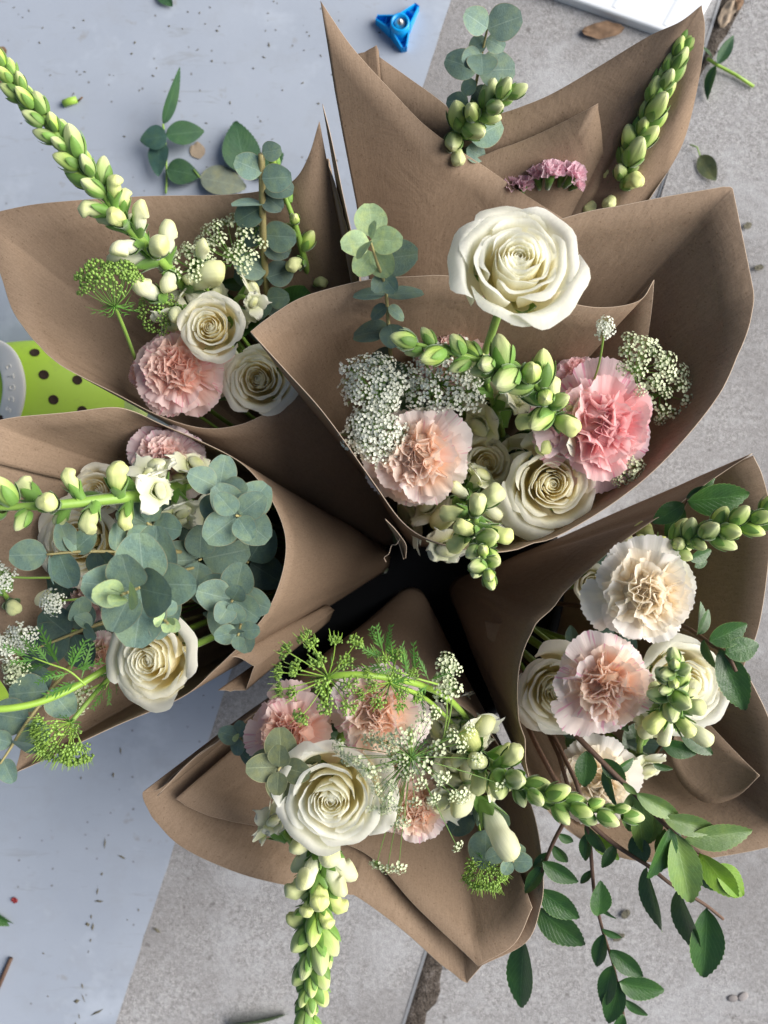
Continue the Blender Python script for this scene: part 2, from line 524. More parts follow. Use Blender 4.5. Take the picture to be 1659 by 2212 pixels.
def m_clog():
    n = NT("lime_foam")
    tc = n.n("ShaderNodeTexCoord")
    a = n.noise(22, 4, tc.outputs["Object"])
    b = n.noise(160, 3, tc.outputs["Object"])
    c = n.mix(n.math('MULTIPLY', a, 0.5), (0.50, 0.74, 0.07), (0.40, 0.63, 0.05))
    sm = n.ramp(n.math('MULTIPLY', a, b), [(0.30, 0.0), (0.42, 1.0)])
    c = n.mix(n.math('MULTIPLY', sm, 0.25), c, (0.30, 0.38, 0.10))
    return n.finish(c, 0.5, bump=n.bump(b, 0.1, 0.0006), spec=0.4)

def m_concrete():
    n = NT("concrete")
    tc = n.n("ShaderNodeTexCoord")
    g = tc.outputs["Object"]
    big = n.noise(3.2, 4, g)
    mid = n.noise(26, 5, g, 0.65)
    fine = n.noise(230, 4, g, 0.75)
    vf = n.noise(800, 2, g, 0.7)
    c = n.ramp(fine, [(0.36, (0.13, 0.125, 0.122)), (0.50, (0.28, 0.275, 0.274)), (0.64, (0.54, 0.53, 0.525))])
    c = n.mix(0.5, c, n.ramp(vf, [(0.36, (0.10, 0.095, 0.09)), (0.5, (0.29, 0.284, 0.284)), (0.64, (0.57, 0.56, 0.556))]))
    blo = n.noise(90, 4, g, 0.75)
    c = n.mix(n.ramp(blo, [(0.50, 0.0), (0.66, 0.75)]), c, (0.42, 0.42, 0.425))
    c = n.mix(n.ramp(mid, [(0.45, 0.0), (0.68, 0.5)]), c, (0.33, 0.326, 0.328))
    c = n.mix(n.ramp(big, [(0.40, 0.0), (0.60, 0.62)]), c, (0.20, 0.19, 0.186))
    pt = n.ramp(n.noise(7.5, 5, g, 0.7, 0.6), [(0.52, 0.0), (0.66, 0.6)])
    c = n.mix(pt, c, (0.43, 0.435, 0.445))
    dk = n.ramp(n.noise(75, 2, g, 0.5), [(0.68, 0.0), (0.74, 1.0)])
    c = n.mix(n.math('MULTIPLY', dk, 0.6), c, (0.10, 0.09, 0.085))
    h = n.math('ADD', n.math('MULTIPLY', fine, 0.8), vf)
    return n.finish(c, 0.88, bump=n.bump(h, 0.5, 0.0022), spec=0.3)

def m_painted():
    n = NT("painted_floor")
    tc = n.n("ShaderNodeTexCoord")
    g = tc.outputs["Object"]
    big = n.noise(4, 4, g)
    mid = n.noise(24, 5, g, 0.6)
    c = n.mix(n.ramp(big, [(0.35, 0.0), (0.7, 1.0)]), (0.355, 0.395, 0.46), (0.295, 0.332, 0.395))
    c = n.mix(n.ramp(mid, [(0.52, 0.0), (0.75, 0.4)]), c, (0.28, 0.30, 0.33))
    # tan smudges
    sm = n.noise(40, 3, g, 0.6)
    c = n.mix(n.ramp(sm, [(0.66, 0.0), (0.74, 0.42)]), c, (0.24, 0.22, 0.18))
    # small dark specks, clustered
    vor = n.n("ShaderNodeTexVoronoi")
    vor.inputs["Scale"].default_value = 85
    vor.inputs["Randomness"].default_value = 1.0
    n.l(g, vor.inputs["Vector"])
    dist = n.math('ADD', vor.outputs["Distance"], n.math('MULTIPLY', n.noise(500, 2, g), 0.16))
    spk = n.ramp(dist, [(0.15, 1.0), (0.21, 0.0)])
    sp = n.n("ShaderNodeSeparateColor")
    n.l(vor.outputs["Color"], sp.inputs[0])
    sel = n.ramp(n.math('ADD', sp.outputs[0], n.math('MULTIPLY', n.noise(9, 2, g), 0.5)), [(0.86, 0.0), (0.95, 1.0)])
    c = n.mix(n.math('MULTIPLY', n.math('MULTIPLY', spk, sel), 0.75), c, (0.11, 0.10, 0.08))
    mp = n.n("ShaderNodeMapping")
    mp.inputs["Scale"].default_value = (14, 70, 1)
    mp.inputs["Rotation"].default_value = (0, 0, 0.7)
    n.l(g, mp.inputs[0])
    scf = n.ramp(n.noise(1.0, 4, mp.outputs[0], 0.7, 0.8), [(0.60, 0.0), (0.72, 1.0)])
    c = n.mix(n.math('MULTIPLY', scf, 0.45), c, (0.24, 0.25, 0.25))
    pale = n.ramp(n.noise(11, 4, g, 0.7), [(0.55, 0.0), (0.7, 1.0)])
    c = n.mix(n.math('MULTIPLY', pale, 0.45), c, (0.48, 0.53, 0.60))
    fine = n.noise(350, 3, g, 0.7)
    c = n.mix(n.math('MULTIPLY', fine, 0.14), c, (0.22, 0.24, 0.27))
    return n.finish(c, n.ramp(mid, [(0.3, 0.42), (0.7, 0.6)]), bump=n.bump(n.math('ADD', mid, n.math('MULTIPLY', fine, 0.25)), 0.12, 0.002), spec=0.4)

def m_soil():
    n = NT("soil")
    tc = n.n("ShaderNodeTexCoord")
    g = tc.outputs["Object"]
    a = n.noise(120, 5, g, 0.75)
    b = n.noise(420, 3, g, 0.7)
    c = n.ramp(a, [(0.3, (0.035, 0.028, 0.022)), (0.55, (0.11, 0.09, 0.075)), (0.75, (0.30, 0.27, 0.25))])
    c = n.mix(n.ramp(b, [(0.55, 0.0), (0.7, 0.6)]), c, (0.28, 0.25, 0.22))
    return n.finish(c, 0.95, bump=n.bump(n.math('ADD', a, b), 0.9, 0.006), spec=0.2)

make_materials()

# ------------------------------------------------------------------ paper wraps
def rim_curve(rim, per=7):
    """rim: list of (u,v,z) or (u,v,z,1) where 1 marks a sharp corner"""
    segs, cur = [], []
    for r in rim:
        p = P(r[0], r[1], r[2])
        cur.append(p)
        if len(r) > 3 and len(cur) > 1:
            segs.append(cur)
            cur = [p]
    if len(cur) > 1:
        segs.append(cur)
    out = []
    for s in segs:
        c = cr(s, per)
        out.extend(c if not out else c[1:])
    return out

def sheet(name, rim, root, rb, parent, centre=None, wav=0.0025, t0=0.0, shrink=0.0, per=7, nt=16, seed=0.0, rimfold=0.0):
    pts = rim_curve(rim, per)
    C = sum(pts, Vector()) / len(pts) if centre is None else centre
    ang, last = [], None
    for p in pts:
        a = math.atan2(p.y - C.y, p.x - C.x)
        if last is not None:
            while a - last > math.pi:
                a -= 2 * math.pi
            while a - last < -math.pi:
                a += 2 * math.pi
        ang.append(a)
        last = a
    n = len(pts)
    vs, uv, fs = [], [], []
    rc_ = random.Random(int(seed * 7 + 1))
    folds = [(rc_.uniform(0.03, 0.97), rc_.uniform(0.010, 0.022), rc_.uniform(-1, 1) * 0.0030, rc_.uniform(0.45, 0.95)) for _ in range(7)]
    for j in range(nt + 1):
        t = lerp(t0, 1.0, j / nt)
        for i, p in enumerate(pts):
            k = i / (n - 1)
            rr = rb * (1 - shrink * k)
            b = root + Vector((math.cos(ang[i]), math.sin(ang[i]), 0)) * rr
            q = b.lerp(p, t)
            nz = noise.noise_vector(q * 9.0 + Vector((seed, seed * 1.7, 0)))
            nz2 = noise.noise_vector(q * 24.0 + Vector((seed, 0, seed)))
            q = q + (nz * wav + nz2 * wav * 0.28) * math.sin(math.pi * min(1, t * 0.93))
            cr_ = sum(am * max(0.0, 1 - abs(k - k0) / w0) * math.exp(-((t - tc) / 0.35) ** 2) for k0, w0, am, tc in folds)
            q = q + Vector((math.cos(ang[i]), math.sin(ang[i]), 0.4)) * cr_ * min(1.0, t * 2)
            vs.append(q)
            uv.append((k, t))
    for j in range(nt):
        for i in range(n - 1):
            fs.append((j * n + i, j * n + i + 1, (j + 1) * n + i + 1, (j + 1) * n + i))
    me = new_mesh(name, vs, fs, uv, mats=2)
    o = obj(name, me, [M['paper'], M['paper_edge']], parent)
    md = o.modifiers.new("thickness", 'SOLIDIFY')
    md.thickness = 0.0005
    md.offset = 0
    md.material_offset_rim = 1
    return o

# ------------------------------------------------------------------ rose
def rose_petal_mesh(f, rng, i):
    """f: 0 heart .. 1 outermost; petal wraps the +Z axis, centred on angle 0"""
    Rm = lerp(0.07, 0.80, f ** 1.05) * rng.uniform(0.96, 1.04)
    zb = lerp(0.78, 0.14, f ** 1.7)
    ztop = lerp(0.90, 0.97, f / 0.3) if f < 0.3 else lerp(0.97, 0.78, ((f - 0.3) / 0.7) ** 1.3)
    cdn = lerp(0.0, 0.50, f ** 2.2) * rng.uniform(0.85, 1.15)
    h = (ztop - zb) / (1 - cdn * 0.75) * rng.uniform(0.94, 1.08)
    fl = lerp(-0.045, 0.0, f / 0.4) if f < 0.4 else lerp(0.0, 0.27, ((f - 0.4) / 0.6) ** 1.7) * rng.uniform(0.8, 1.2)
    Wn = lerp(2.2, 0.93, f ** 0.5) * rng.uniform(0.92, 1.08)
    tip = lerp(0.03, 0.20, f)
    roll = lerp(0.012, 0.13, sstep(0.25, 0.95, f)) * rng.uniform(0.6, 1.5)
    spir = lerp(0.55, 0.08, f ** 0.5)
    ph = rng.uniform(0, 9)
    side = rng.choice((-1, 1))
    tb = 0.38
    wavy = lerp(0.004, 0.03, f ** 0.7)
    def fn(a, b):
        s = a * 2 - 1
        t = b * (1 - tip * abs(s) ** 2.8 + 0.05 * f * (1 - abs(s)) ** 2)
        if t < tb:
            q = t / tb
            rho = 0.03 + (Rm - 0.03) * math.sin(q * math.pi / 2)
            z = zb * (1 - math.cos(q * math.pi / 2))
        else:
            tau = (t - tb) / (1 - tb)
            rho = Rm + fl * tau ** 2.0
            z = zb + h * (tau - cdn * tau ** 3)
            # rolled-back lip
            e = sstep(0.74, 1.0, tau)
            es = 0.45 + 0.55 * abs(s) ** 1.5 * (1.25 if s * side > 0 else 0.7)
            rho += roll * e * es
            z -= roll * 1.1 * e * e * es
        wid = Wn * (0.42 + 0.58 * math.sin(min(1.0, t / 0.62) * math.pi / 2))
        phi = s * wid
        rho *= 1 + spir * s * 0.5
        k = wavy * sstep(0.4, 1.0, t)
        rho += k * math.sin(5.0 * s + ph) + 0.5 * k * math.sin(11 * s + ph * 2)
        z += k * 0.9 * math.cos(6.0 * s + ph * 1.3)
        flat = 0.30 * f
        x = rho * math.cos(phi)
        y = rho * math.sin(phi)
        x = lerp(x, rho * 0.93, flat * (0.6 if t > tb else 0.2))
        return Vector((x, y, z))
    return grid("rose_petal", fn, 16, 11)

ROSE_SETS = {}
def rose_set(seed, n):
    key = (seed, n)
    if key not in ROSE_SETS:
        rng = random.Random(seed)
        L = []
        for i in range(n):
            f = (i / (n - 5)) ** 1.32 * 0.84 if i < n - 4 else (0.88, 0.93, 0.97, 1.0)[i - n + 4]
            L.append((rose_petal_mesh(f, rng, i), i * rad(137.5) + rng.uniform(-0.2, 0.2), f, rng.uniform(-0.05, 0.05), rng.uniform(0.94, 1.05)))
        ROSE_SETS[key] = L
    return ROSE_SETS[key]

def sepal_mesh():
    def fn(a, b):
        s = a * 2 - 1
        wd = 0.16 * math.sin(math.pi * min(1, b * 0.92 + 0.10)) ** 0.8
        ang = b * 1.5
        return Vector((s * wd, 0.12 + 0.62 * math.sin(ang) * (1 - 0.15 * b), 0.62 * (1 - math.cos(ang)) * 0.7 - 0.06 + 0.06 * s * s))
    return grid("sepal", fn, 4, 6)
SEPAL = sepal_mesh()

def stem_pts(M_, root, zoff=0.0, bend=0.45):
    p0 = M_ @ Vector((0, 0, zoff))
    ax = (M_.to_3x3() @ Vector((0, 0, 1))).normalized()
    L = (p0 - root).length
    return bez(p0, p0 - ax * min(0.03, L * 0.2), root.lerp(p0, 0.4), root, 10)

def axis_of(tilt):
    return Vector((tilt[0], -tilt[1], 1.0)).normalized()

def jit(root, r=0.012):
    return root + Vector((R.uniform(-r, r), R.uniform(-r, r), R.uniform(-0.008, 0.012)))

def rose(u, v, z, rpx, tilt, label, root, seed=1, n=25, spin=0.0, mat='rose', group=None, squash=1.0):
    """u,v,z: heart of the rose at its top"""
    s = PX(rpx, z) / 1.12
    ax = axis_of(tilt)
    base = P(u, v, z) - ax * s * 0.85 * squash
    T = frame(base, ax, spin, s)
    t = thing("rose", label, "rose", T, group)
    for me, phi, f, tl, sc in rose_set(seed, n):
        Mx = Matrix.Rotation(phi, 4, 'Z') @ Matrix.Rotation(tl * f, 4, 'Y') @ Matrix.Diagonal((sc, sc, squash, 1))
        obj("petal", me, M[mat], t).matrix_basis = Mx
    core = tube_mesh("heart_bud", [Vector((0, 0, 0.2)), Vector((0, 0, 0.5)), Vector((0, 0, 0.74)), Vector((0.004, 0, 0.82)), Vector((0.008, 0, 0.85))], [0.03, 0.06, 0.055, 0.035, 0.012], 12)
    obj("heart_bud", core, M[mat], t)
    rcv = tube_mesh("receptacle", [Vector((0, 0, -0.20)), Vector((0, 0, -0.12)), Vector((0, 0, 0.0)), Vector((0, 0, 0.08))], [0.06, 0.15, 0.2, 0.15], 10)
    obj("receptacle", rcv, M['calyx'], t)
    for k in range(5):
        obj("sepal", SEPAL, M['calyx'], t).matrix_basis = Matrix.Rotation(k * 1.2566 + 0.3, 4, 'Z')
    sp = stem_pts(T, jit(root), -0.16)
    obj("stem", tube_mesh("stem", sp, [0.0027] * 4 + [0.0022] * 7, 8, T), M['stem'], t)
    return t

# ------------------------------------------------------------------ carnation
def carn_petal_mesh(rng, L, amax, ruff, bend, nwave, teeth=9):
    ph1, ph2, ph3 = (rng.uniform(0, 6.28) for _ in range(3))
    cols, rows = 26, 8
    am = amax * rng.uniform(0.88, 1.12)
    saw = [rng.uniform(0.5, 1.3) for _ in range(60)]
    skew = rng.uniform(-0.25, 0.25)
    def fn(a, b):
        s = a * 2 - 1
        fan = 0.18 + 0.82 * sstep(0.10, 0.62, b)
        al = s * am * fan
        r = L * b * (1 - 0.10 * s * s)
        if b > 0.999:
            x = a * teeth
            k = int(x)
            tri = abs((x - k) - 0.5) * 2
            r *= 1 - 0.045 * tri * saw[k % 60]
        elif b > 0.80:
            r *= 1 - 0.015
        A = ruff * sstep(0.25, 1.0, b) ** 1.2
        y = A * (math.sin(nwave * s * 3.14 + ph1) + 0.45 * math.sin(nwave * 2.1 * s * 3.14 + ph2)) + 0.12 * A * math.sin(nwave * 4.7 * s * 3.14 + ph3)
        y += bend * b * b * L
        y += 0.05 * L * s * s * (1 if bend < 0.1 else -0.5)
        z = r * math.cos(al) - abs(bend) * 0.25 * b * b * L
        xx = r * math.sin(al) * (1 - 0.35 * min(1, ruff * 4)) + skew * y * 0.6
        return Vector((xx, y, z))
    return grid("carnation_petal", fn, cols, rows)

CPET = {}
def carn_sets():
    rng = random.Random(5)
    CPET['guard'] = [carn_petal_mesh(rng, 1.13, 0.58, 0.05, 0.14, 1.3, 11) for _ in range(7)]
    CPET['mid'] = [carn_petal_mesh(rng, 0.94, 0.62, 0.085, 0.10, 1.4, 9) for _ in range(7)]
    CPET['inner'] = [carn_petal_mesh(rng, 0.80, 0.66, 0.115, 0.05, 1.25, 8) for _ in range(8)]
    CPET['heart'] = [carn_petal_mesh(rng, 0.70, 0.66, 0.125, 0.0, 1.3, 7) for _ in range(6)]
carn_sets()
def bed(a, b_):
    f = a * 2 * math.pi
    th = b_ * math.pi / 2
    r = 0.50 * math.sin(th) * (1 + 0.10 * math.sin(5 * f) * b_ + 0.06 * math.sin(9 * f + 4 * b_))
    return Vector((r * math.cos(f), r * math.sin(f), 0.12 + 0.50 * math.cos(th) + 0.03 * math.sin(7 * f + 9 * b_)))
CARN_GAP_DOME = grid("petal_bed", bed, 28, 10)  # added dome under the petals, keeps the gaps between them from going dark
CALYX_TUBE = tube_mesh("carnation_calyx", [Vector((0, 0, -0.55)), Vector((0, 0, -0.40)), Vector((0, 0, -0.1)), Vector((0, 0, 0.14))], [0.10, 0.17, 0.2, 0.24], 10)

def carnation(u, v, z, rpx, tilt, label, root, seed=1, kind='peach', group=None, dense=1.0, guards=9, spin=None):
    rng = random.Random(seed * 31 + 7)
    s = PX(rpx, z) / 1.0
    ax = axis_of(tilt)
    base = P(u, v, z) - ax * s * 0.62
    T = frame(base, ax, rng.uniform(0, 6.28) if spin is None else spin, s)
    t = thing("carnation", label, "carnation", T, group)
    lay = [('guard', guards, 64, 98, 'out'), ('mid', int(10 * dense), 52, 72, 'out'), ('inner', int(13 * dense), 22, 52, 'in'), ('heart', int(9 * dense), 2, 26, 'in')]
    for key, n, p0, p1, mk in lay:
        for k in range(n):
            ph = k / n * 6.283 + rng.uniform(-0.22, 0.22)
            pit = rad(rng.uniform(p0, p1) + (rng.uniform(-8, 8) if key != 'guard' else 0))
            me = rng.choice(CPET[key])
            sc = rng.uniform(0.9, 1.08) if key != 'guard' else rng.uniform(0.80, 1.12)
            # petal frame: Z along the petal, +Y is its outer side
            Mx = Matrix.Translation((0, 0, 0.06)) @ Matrix.Rotation(ph, 4, 'Z') @ Matrix.Rotation(-pit, 4, 'X') @ Matrix.Rotation(rng.uniform(-1, 1) * {'guard': 0.14, 'mid': 0.45, 'inner': 0.8, 'heart': 1.3}[key], 4, 'Z') @ Matrix.Diagonal((sc * rng.choice((-1, 1)), sc, sc, 1))
            mm = M[kind + '_' + mk]
            if key == 'mid' and rng.random() < 0.45:
                mm = M[kind + '_in']
            obj("petal", me, mm, t).matrix_basis = Mx
    obj("petal_bed", CARN_GAP_DOME, M[kind + '_in'], t)
    obj("calyx", CALYX_TUBE, M['calyx'], t)
    sp = stem_pts(T, jit(root), -0.5)
    obj("stem", tube_mesh("stem", sp, 0.0018, 7, T), M['stem'], t)
    return t

# ------------------------------------------------------------------ snapdragon
def bud_prof(kind, v):
    if kind == 'young':
        return 0.31 * math.sin(math.pi * min(1.0, 0.14 + v * 0.86)) ** 0.58 * (1 - 0.12 * v)
    if kind == 'bud':
        return (0.13 + 0.10 * sstep(0.05, 0.60, v) + 0.015 * sstep(0.6, 0.85, v)) * (1 - sstep(0.80, 1.001, v) ** 1.5) ** 0.55
    return (0.115 + 0.075 * sstep(0.0, 0.45, v) + 0.04 * sstep(0.55, 0.8, v)) * (1 - sstep(0.86, 1.001, v) ** 1.6) ** 0.5

def bud_mesh(kind, rng):
    ph = rng.uniform(0, 6.28)
    def fn(a, b):
        f = a * 2 * math.pi
        r = bud_prof(kind, b)
        if kind == 'young':
            g = abs(math.cos(2.0 * f + 0.6 * b)) ** 6
            r *= 1 - 0.20 * g * sstep(0.15, 0.7, b)
            p = Vector((r * math.cos(f), r * math.sin(f), b))
        elif kind == 'bud':
            g = abs(math.cos(1.5 * f)) ** 6
            r *= 1 - 0.20 * g * sstep(0.40, 0.85, b)
            fr = max(0.0, math.cos(f)) ** 2
            r *= 1 - 0.30 * fr * math.exp(-((b - 0.66) / 0.05) ** 2)
            r *= 1 + 0.22 * fr * math.exp(-((b - 0.80) / 0.09) ** 2)
            p = Vector((r * math.cos(f) + 0.10 * b ** 3, r * math.sin(f), b))
        else:
            fr = max(0.0, math.cos(f)) ** 1.5
            bk = max(0.0, -math.cos(f)) ** 1.5
            r *= 1 - 0.34 * fr * math.exp(-((b - 0.60) / 0.05) ** 2)
            r *= 1 + 0.16 * fr * math.exp(-((b - 0.74) / 0.08) ** 2) + 0.12 * bk * math.exp(-((b - 0.72) / 0.12) ** 2)
            g = abs(math.sin(f)) ** 8
            r *= 1 - 0.18 * g * sstep(0.45, 0.85, b)
            th = 1.25 * sstep(0.52, 1.0, b) ** 1.1
            ax = 0.24 * (1 - math.cos(th))
            az = min(b, 0.56) + 0.34 * math.sin(th)
            p = Vector((ax + r * math.cos(f) * math.cos(th), r * math.sin(f), az - r * math.cos(f) * math.sin(th)))
        return p
    return grid("snapdragon_" + kind, fn, 18, 16)

def calyx_mesh(rng, kind, L=0.42, w=0.17, n=5, gape=0.025):
    """pointed sepals hugging the lower part of a bud"""
    S = Soup()
    for k in range(n):
        ph = k / n * 6.283 + rng.uniform(-0.12, 0.12)
        vs, uv, fs = [], [], []
        nu, nv = 4, 7
        ln = L * rng.uniform(0.82, 1.2)
        gp = gape * rng.uniform(0.6, 1.6)
        for j in range(nv + 1):
            b = j / nv
            for i in range(nu + 1):
                s = i / nu * 2 - 1
                wd = w * (math.sin(math.pi * (0.26 + 0.74 * b)) ** 0.75 if b < 1 else 0.0) + 0.004
                rr = bud_prof(kind, min(0.95, ln * b)) + 0.012 + gp * b ** 1.5 + 0.012 * (1 - abs(s))
                an = ph + s * wd / max(rr, 0.08)
                vs.append(Vector((rr * math.cos(an), rr * math.sin(an), ln * b - 0.03)))
                uv.append((i / nu, b))
        for j in range(nv):
            for i in range(nu):
                q = j * (nu + 1) + i
                fs.append((q, q + 1, q + nu + 2, q + nu + 1))
        S.add(vs, fs, uv)
    return S.mesh("calyx")

def lobe_mesh(rng, L=0.5, w=0.34, curl=1.0, ruff=0.05):
    ph = rng.uniform(0, 6)
    def fn(a, b):
        s = a * 2 - 1
        wd = w * 1.25 * math.sqrt(max(0.0, 1 - b ** 3.2)) * (0.5 + 0.5 * min(1.0, b * 2.2)) + 0.01
        t = b * (1 - 0.10 * abs(s) ** 2.0)
        th = curl * t
        y = s * wd
        r = ruff * sstep(0.35, 1, t) * (math.sin(4.6 * s + ph) + 0.5 * math.sin(9.5 * s + ph * 1.7))
        return Vector((L * math.sin(th) / max(curl, 0.1) * 1.0 + r, y, L * t * math.cos(th * 0.8) + r * 0.6 - 0.06 * s * s))
    return grid("petal_lobe", fn, 10, 9)

SNAP = {}
def snap_sets():
    rng = random.Random(3)
    for k in ('young', 'bud', 'hook'):
        SNAP[k] = [bud_mesh(k, rng) for _ in range(2)]
    SNAP['calyx_young'] = [calyx_mesh(rng, 'young', 0.66, 0.16, 4, 0.045) for _ in range(3)]
    SNAP['calyx_bud'] = [calyx_mesh(rng, 'bud', 0.60, 0.15, 5, 0.04) for _ in range(3)]
    SNAP['calyx_hook'] = [calyx_mesh(rng, 'hook', 0.46, 0.13, 5, 0.05) for _ in range(3)]
    SNAP['lobe_up'] = [lobe_mesh(rng, 0.50, 0.27, 1.0, 0.085) for _ in range(3)]
    SNAP['lobe_low'] = [lobe_mesh(rng, 0.40, 0.24, 2.0, 0.085) for _ in range(3)]
    def tube(a, b):
        f = a * 2 * math.pi
        r = 0.115 + 0.085 * sstep(0, 0.7, b) + 0.03 * sstep(0.7, 1, b) * (1 if math.cos(f) > 0 else 0.4)
        r *= 1 - 0.06 * abs(math.cos(2.5 * f)) ** 6
        return Vector((r * math.cos(f), r * math.sin(f), 0.62 * b))
    SNAP['tube'] = grid("floret_tube", tube, 16, 8)
    def pal(a, b):
        f = a * 2 * math.pi
        r = 0.20 * math.sin(math.pi * (0.04 + 0.96 * b) / 1.0) ** 0.7
        r *= 1 + 0.25 * abs(math.sin(f)) ** 2
        return Vector((r * math.cos(f) * 0.8 + 0.05, r * math.sin(f), 0.48 + 0.26 * b))
    SNAP['palate'] = grid("floret_palate", pal, 14, 8)
snap_sets()

def add_bud(t, kind, Mx, rng):
    if kind == 'floret':
        b = obj("floret", SNAP['tube'], M['snap_petal'], t)
        b.matrix_basis = Mx
        obj("palate", SNAP['palate'], M['snap_hook'], b)
        for k, az in enumerate((140, 220)):
            obj("petal", rng.choice(SNAP['lobe_up']), M['snap_petal'], b).matrix_basis = Matrix.Translation((0, 0, 0.52)) @ Matrix.Rotation(rad(az), 4, 'Z') @ Matrix.Translation((0.15, 0, 0)) @ Matrix.Rotation(rad(rng.uniform(-5, 30)), 4, 'Y')
        for k, az in enumerate((-58, 0, 58)):
            obj("petal", rng.choice(SNAP['lobe_low']), M['snap_petal'], b).matrix_basis = Matrix.Translation((0, 0, 0.50)) @ Matrix.Rotation(rad(az), 4, 'Z') @ Matrix.Translation((0.16, 0, 0)) @ Matrix.Rotation(rad(rng.uniform(10, 40)), 4, 'Y')
        obj("calyx", rng.choice(SNAP['calyx_hook']), M['calyx'], b).matrix_basis = Matrix.Scale(0.95, 4)
    else:
        mk = {'young': 'snap_tip', 'bud': 'snap_bud', 'hook': 'snap_hook'}[kind]
        b = obj("bud", rng.choice(SNAP[kind]), M[mk], t)
        b.matrix_basis = Mx
        obj("calyx", rng.choice(SNAP['calyx_' + kind]), M['sepal_dark' if kind == 'young' else 'calyx'], b).matrix_basis = Matrix.Rotation(rng.uniform(0, 6), 4, 'Z')
    return b

def snapdragon(pts, label, root, n=20, lb=90, lt=45, start=0.05, limits=(0.1, 0.3, 0.6), pitch=(60, 18), seed=1, stem_r=0.0030, az0=0.0, bias=None, group=None, power=1.0):
    """pts: (u,v,z) from low on the stem to the tip; limits: fractions for floret / hook / bud"""
    rng = random.Random(seed * 17 + 3)
    W = cr([P(*p) for p in pts], 8)
    zm = pts[len(pts) // 2][2]
    t = thing("snapdragon", label, "snapdragon", Matrix.Translation(W[0]), group)
    I = Matrix.Translation(-W[0])
    low = bez(jit(root), jit(root).lerp(W[0], 0.3) + Vector((0, 0, 0.03)), W[0] - (W[1] - W[0]).normalized() * 0.05, W[0], 7)[:-1]
    full = low + W
    k = len(full)
    rs = [lerp(stem_r * 1.1, stem_r * 0.38, (i / (k - 1)) ** 1.5) for i in range(k)]
    obj("stem", tube_mesh("stem", [I @ p for p in full], rs, 8), M['stem'], t)
    # arc lengths
    cum = [0.0]
    for a, b in zip(W, W[1:]):
        cum.append(cum[-1] + (b - a).length)
    LT = cum[-1]
    for i in range(n):
        fr = start + (1 - start) * (i / (n - 1)) ** power
        d = fr * LT
        j = 0
        while j < len(cum) - 2 and cum[j + 1] < d:
            j += 1
        q = (d - cum[j]) / max(1e-9, cum[j + 1] - cum[j])
        p = W[j].lerp(W[j + 1], min(1, q))
        tan = (W[j + 1] - W[j]).normalized()
        px = lerp(lb, lt, fr ** 0.8)
        ln = PX(px, p.z) * rng.uniform(0.9, 1.1)
        az = az0 + i * rad(137.5) + rng.uniform(-0.25, 0.25)
        o1 = (Vector((0, 0, 1)) - tan * tan.z)
        if o1.length < 0.15:
            o1 = Vector((0, 1, 0)) - tan * tan.y
        o1.normalize()
        o2 = tan.cross(o1)
        out = o1 * math.cos(az) + o2 * math.sin(az)
        if bias is not None:
            out = (out + Vector(bias)).normalized()
        pi = rad(lerp(pitch[0], pitch[1], fr)) + rng.uniform(-0.12, 0.12)
        if i >= n - 1:
            pi = 0.1
        dr = out * math.sin(pi) + tan * math.cos(pi)
        kind = 'floret' if fr <= limits[0] else 'hook' if fr <= limits[1] else 'bud' if fr <= limits[2] else 'young'
        # +X of a bud (its lower lip) turns away from the stem
        zx = dr.normalized()
        xx = out - zx * out.dot(zx)
        if xx.length < 1e-4:
            xx = zx.orthogonal()
        xx.normalize()
        yy = zx.cross(xx)
        o = (p - W[0]) + out * stem_r * 0.6
        s = ln * (1.0 if kind != 'young' else 0.92) * rng.uniform(0.76, 1.2)
        fat = rng.uniform(0.95, 1.1) * (1.0 if kind != 'young' else 1.1)
        Mx = Matrix(((xx.x * s * fat, yy.x * s * fat, zx.x * s, o.x), (xx.y * s * fat, yy.y * s * fat, zx.y * s, o.y), (xx.z * s * fat, yy.z * s * fat, zx.z * s, o.z), (0, 0, 0, 1)))
        bb = add_bud(t, kind, Mx, rng)
        if kind != 'floret' and rng.random() < 0.75:
            # small leafy bract under the bud, in the bud's own frame
            obj("bract", rng.choice(LEAF['twig']), M['calyx'], bb).matrix_basis = Matrix.Rotation(rng.uniform(-0.6, 0.6), 4, 'Z') @ Matrix.Translation((-0.16, 0, -0.10)) @ Matrix.Rotation(rad(-90), 4, 'Z') @ Matrix.Rotation(rad(rng.uniform(70, 100)), 4, 'X') @ Matrix.Diagonal((0.62, rng.uniform(0.5, 0.8), 0.6, 1))
    return t

# ------------------------------------------------------------------ leaves
def euc_leaf_mesh(rng, round_=1.0):
    cup = rng.uniform(0.06, 0.22)
    tw = rng.uniform(-0.12, 0.12)
    sd = rng.uniform(0, 50)
    wd = rng.uniform(0.92, 1.04)
    def fn(a, b):
        s = a * 2 - 1
        w_ = 0.47 * wd * (max(0.0, math.sin(math.pi * (0.03 + 0.93 * b ** 0.86))) ** 0.58)
        y = b * (1.0) - 0.055 * (1 - b) ** 6 * 0 + 0.035 * abs(s) * (1 - b) ** 4
        x = s * w_
        z = cup * (x * x * 1.6) - 0.10 * cup * b + tw * x * b + 0.05 * math.sin(b * 2.4) + 0.012 * noise.noise(Vector((x * 4 + sd, y * 4, 0)))
        z -= 0.012 * math.exp(-(s / 0.12) ** 2)
        return Vector((x, y, z))
    return grid("eucalyptus_leaf", fn, 10, 12)

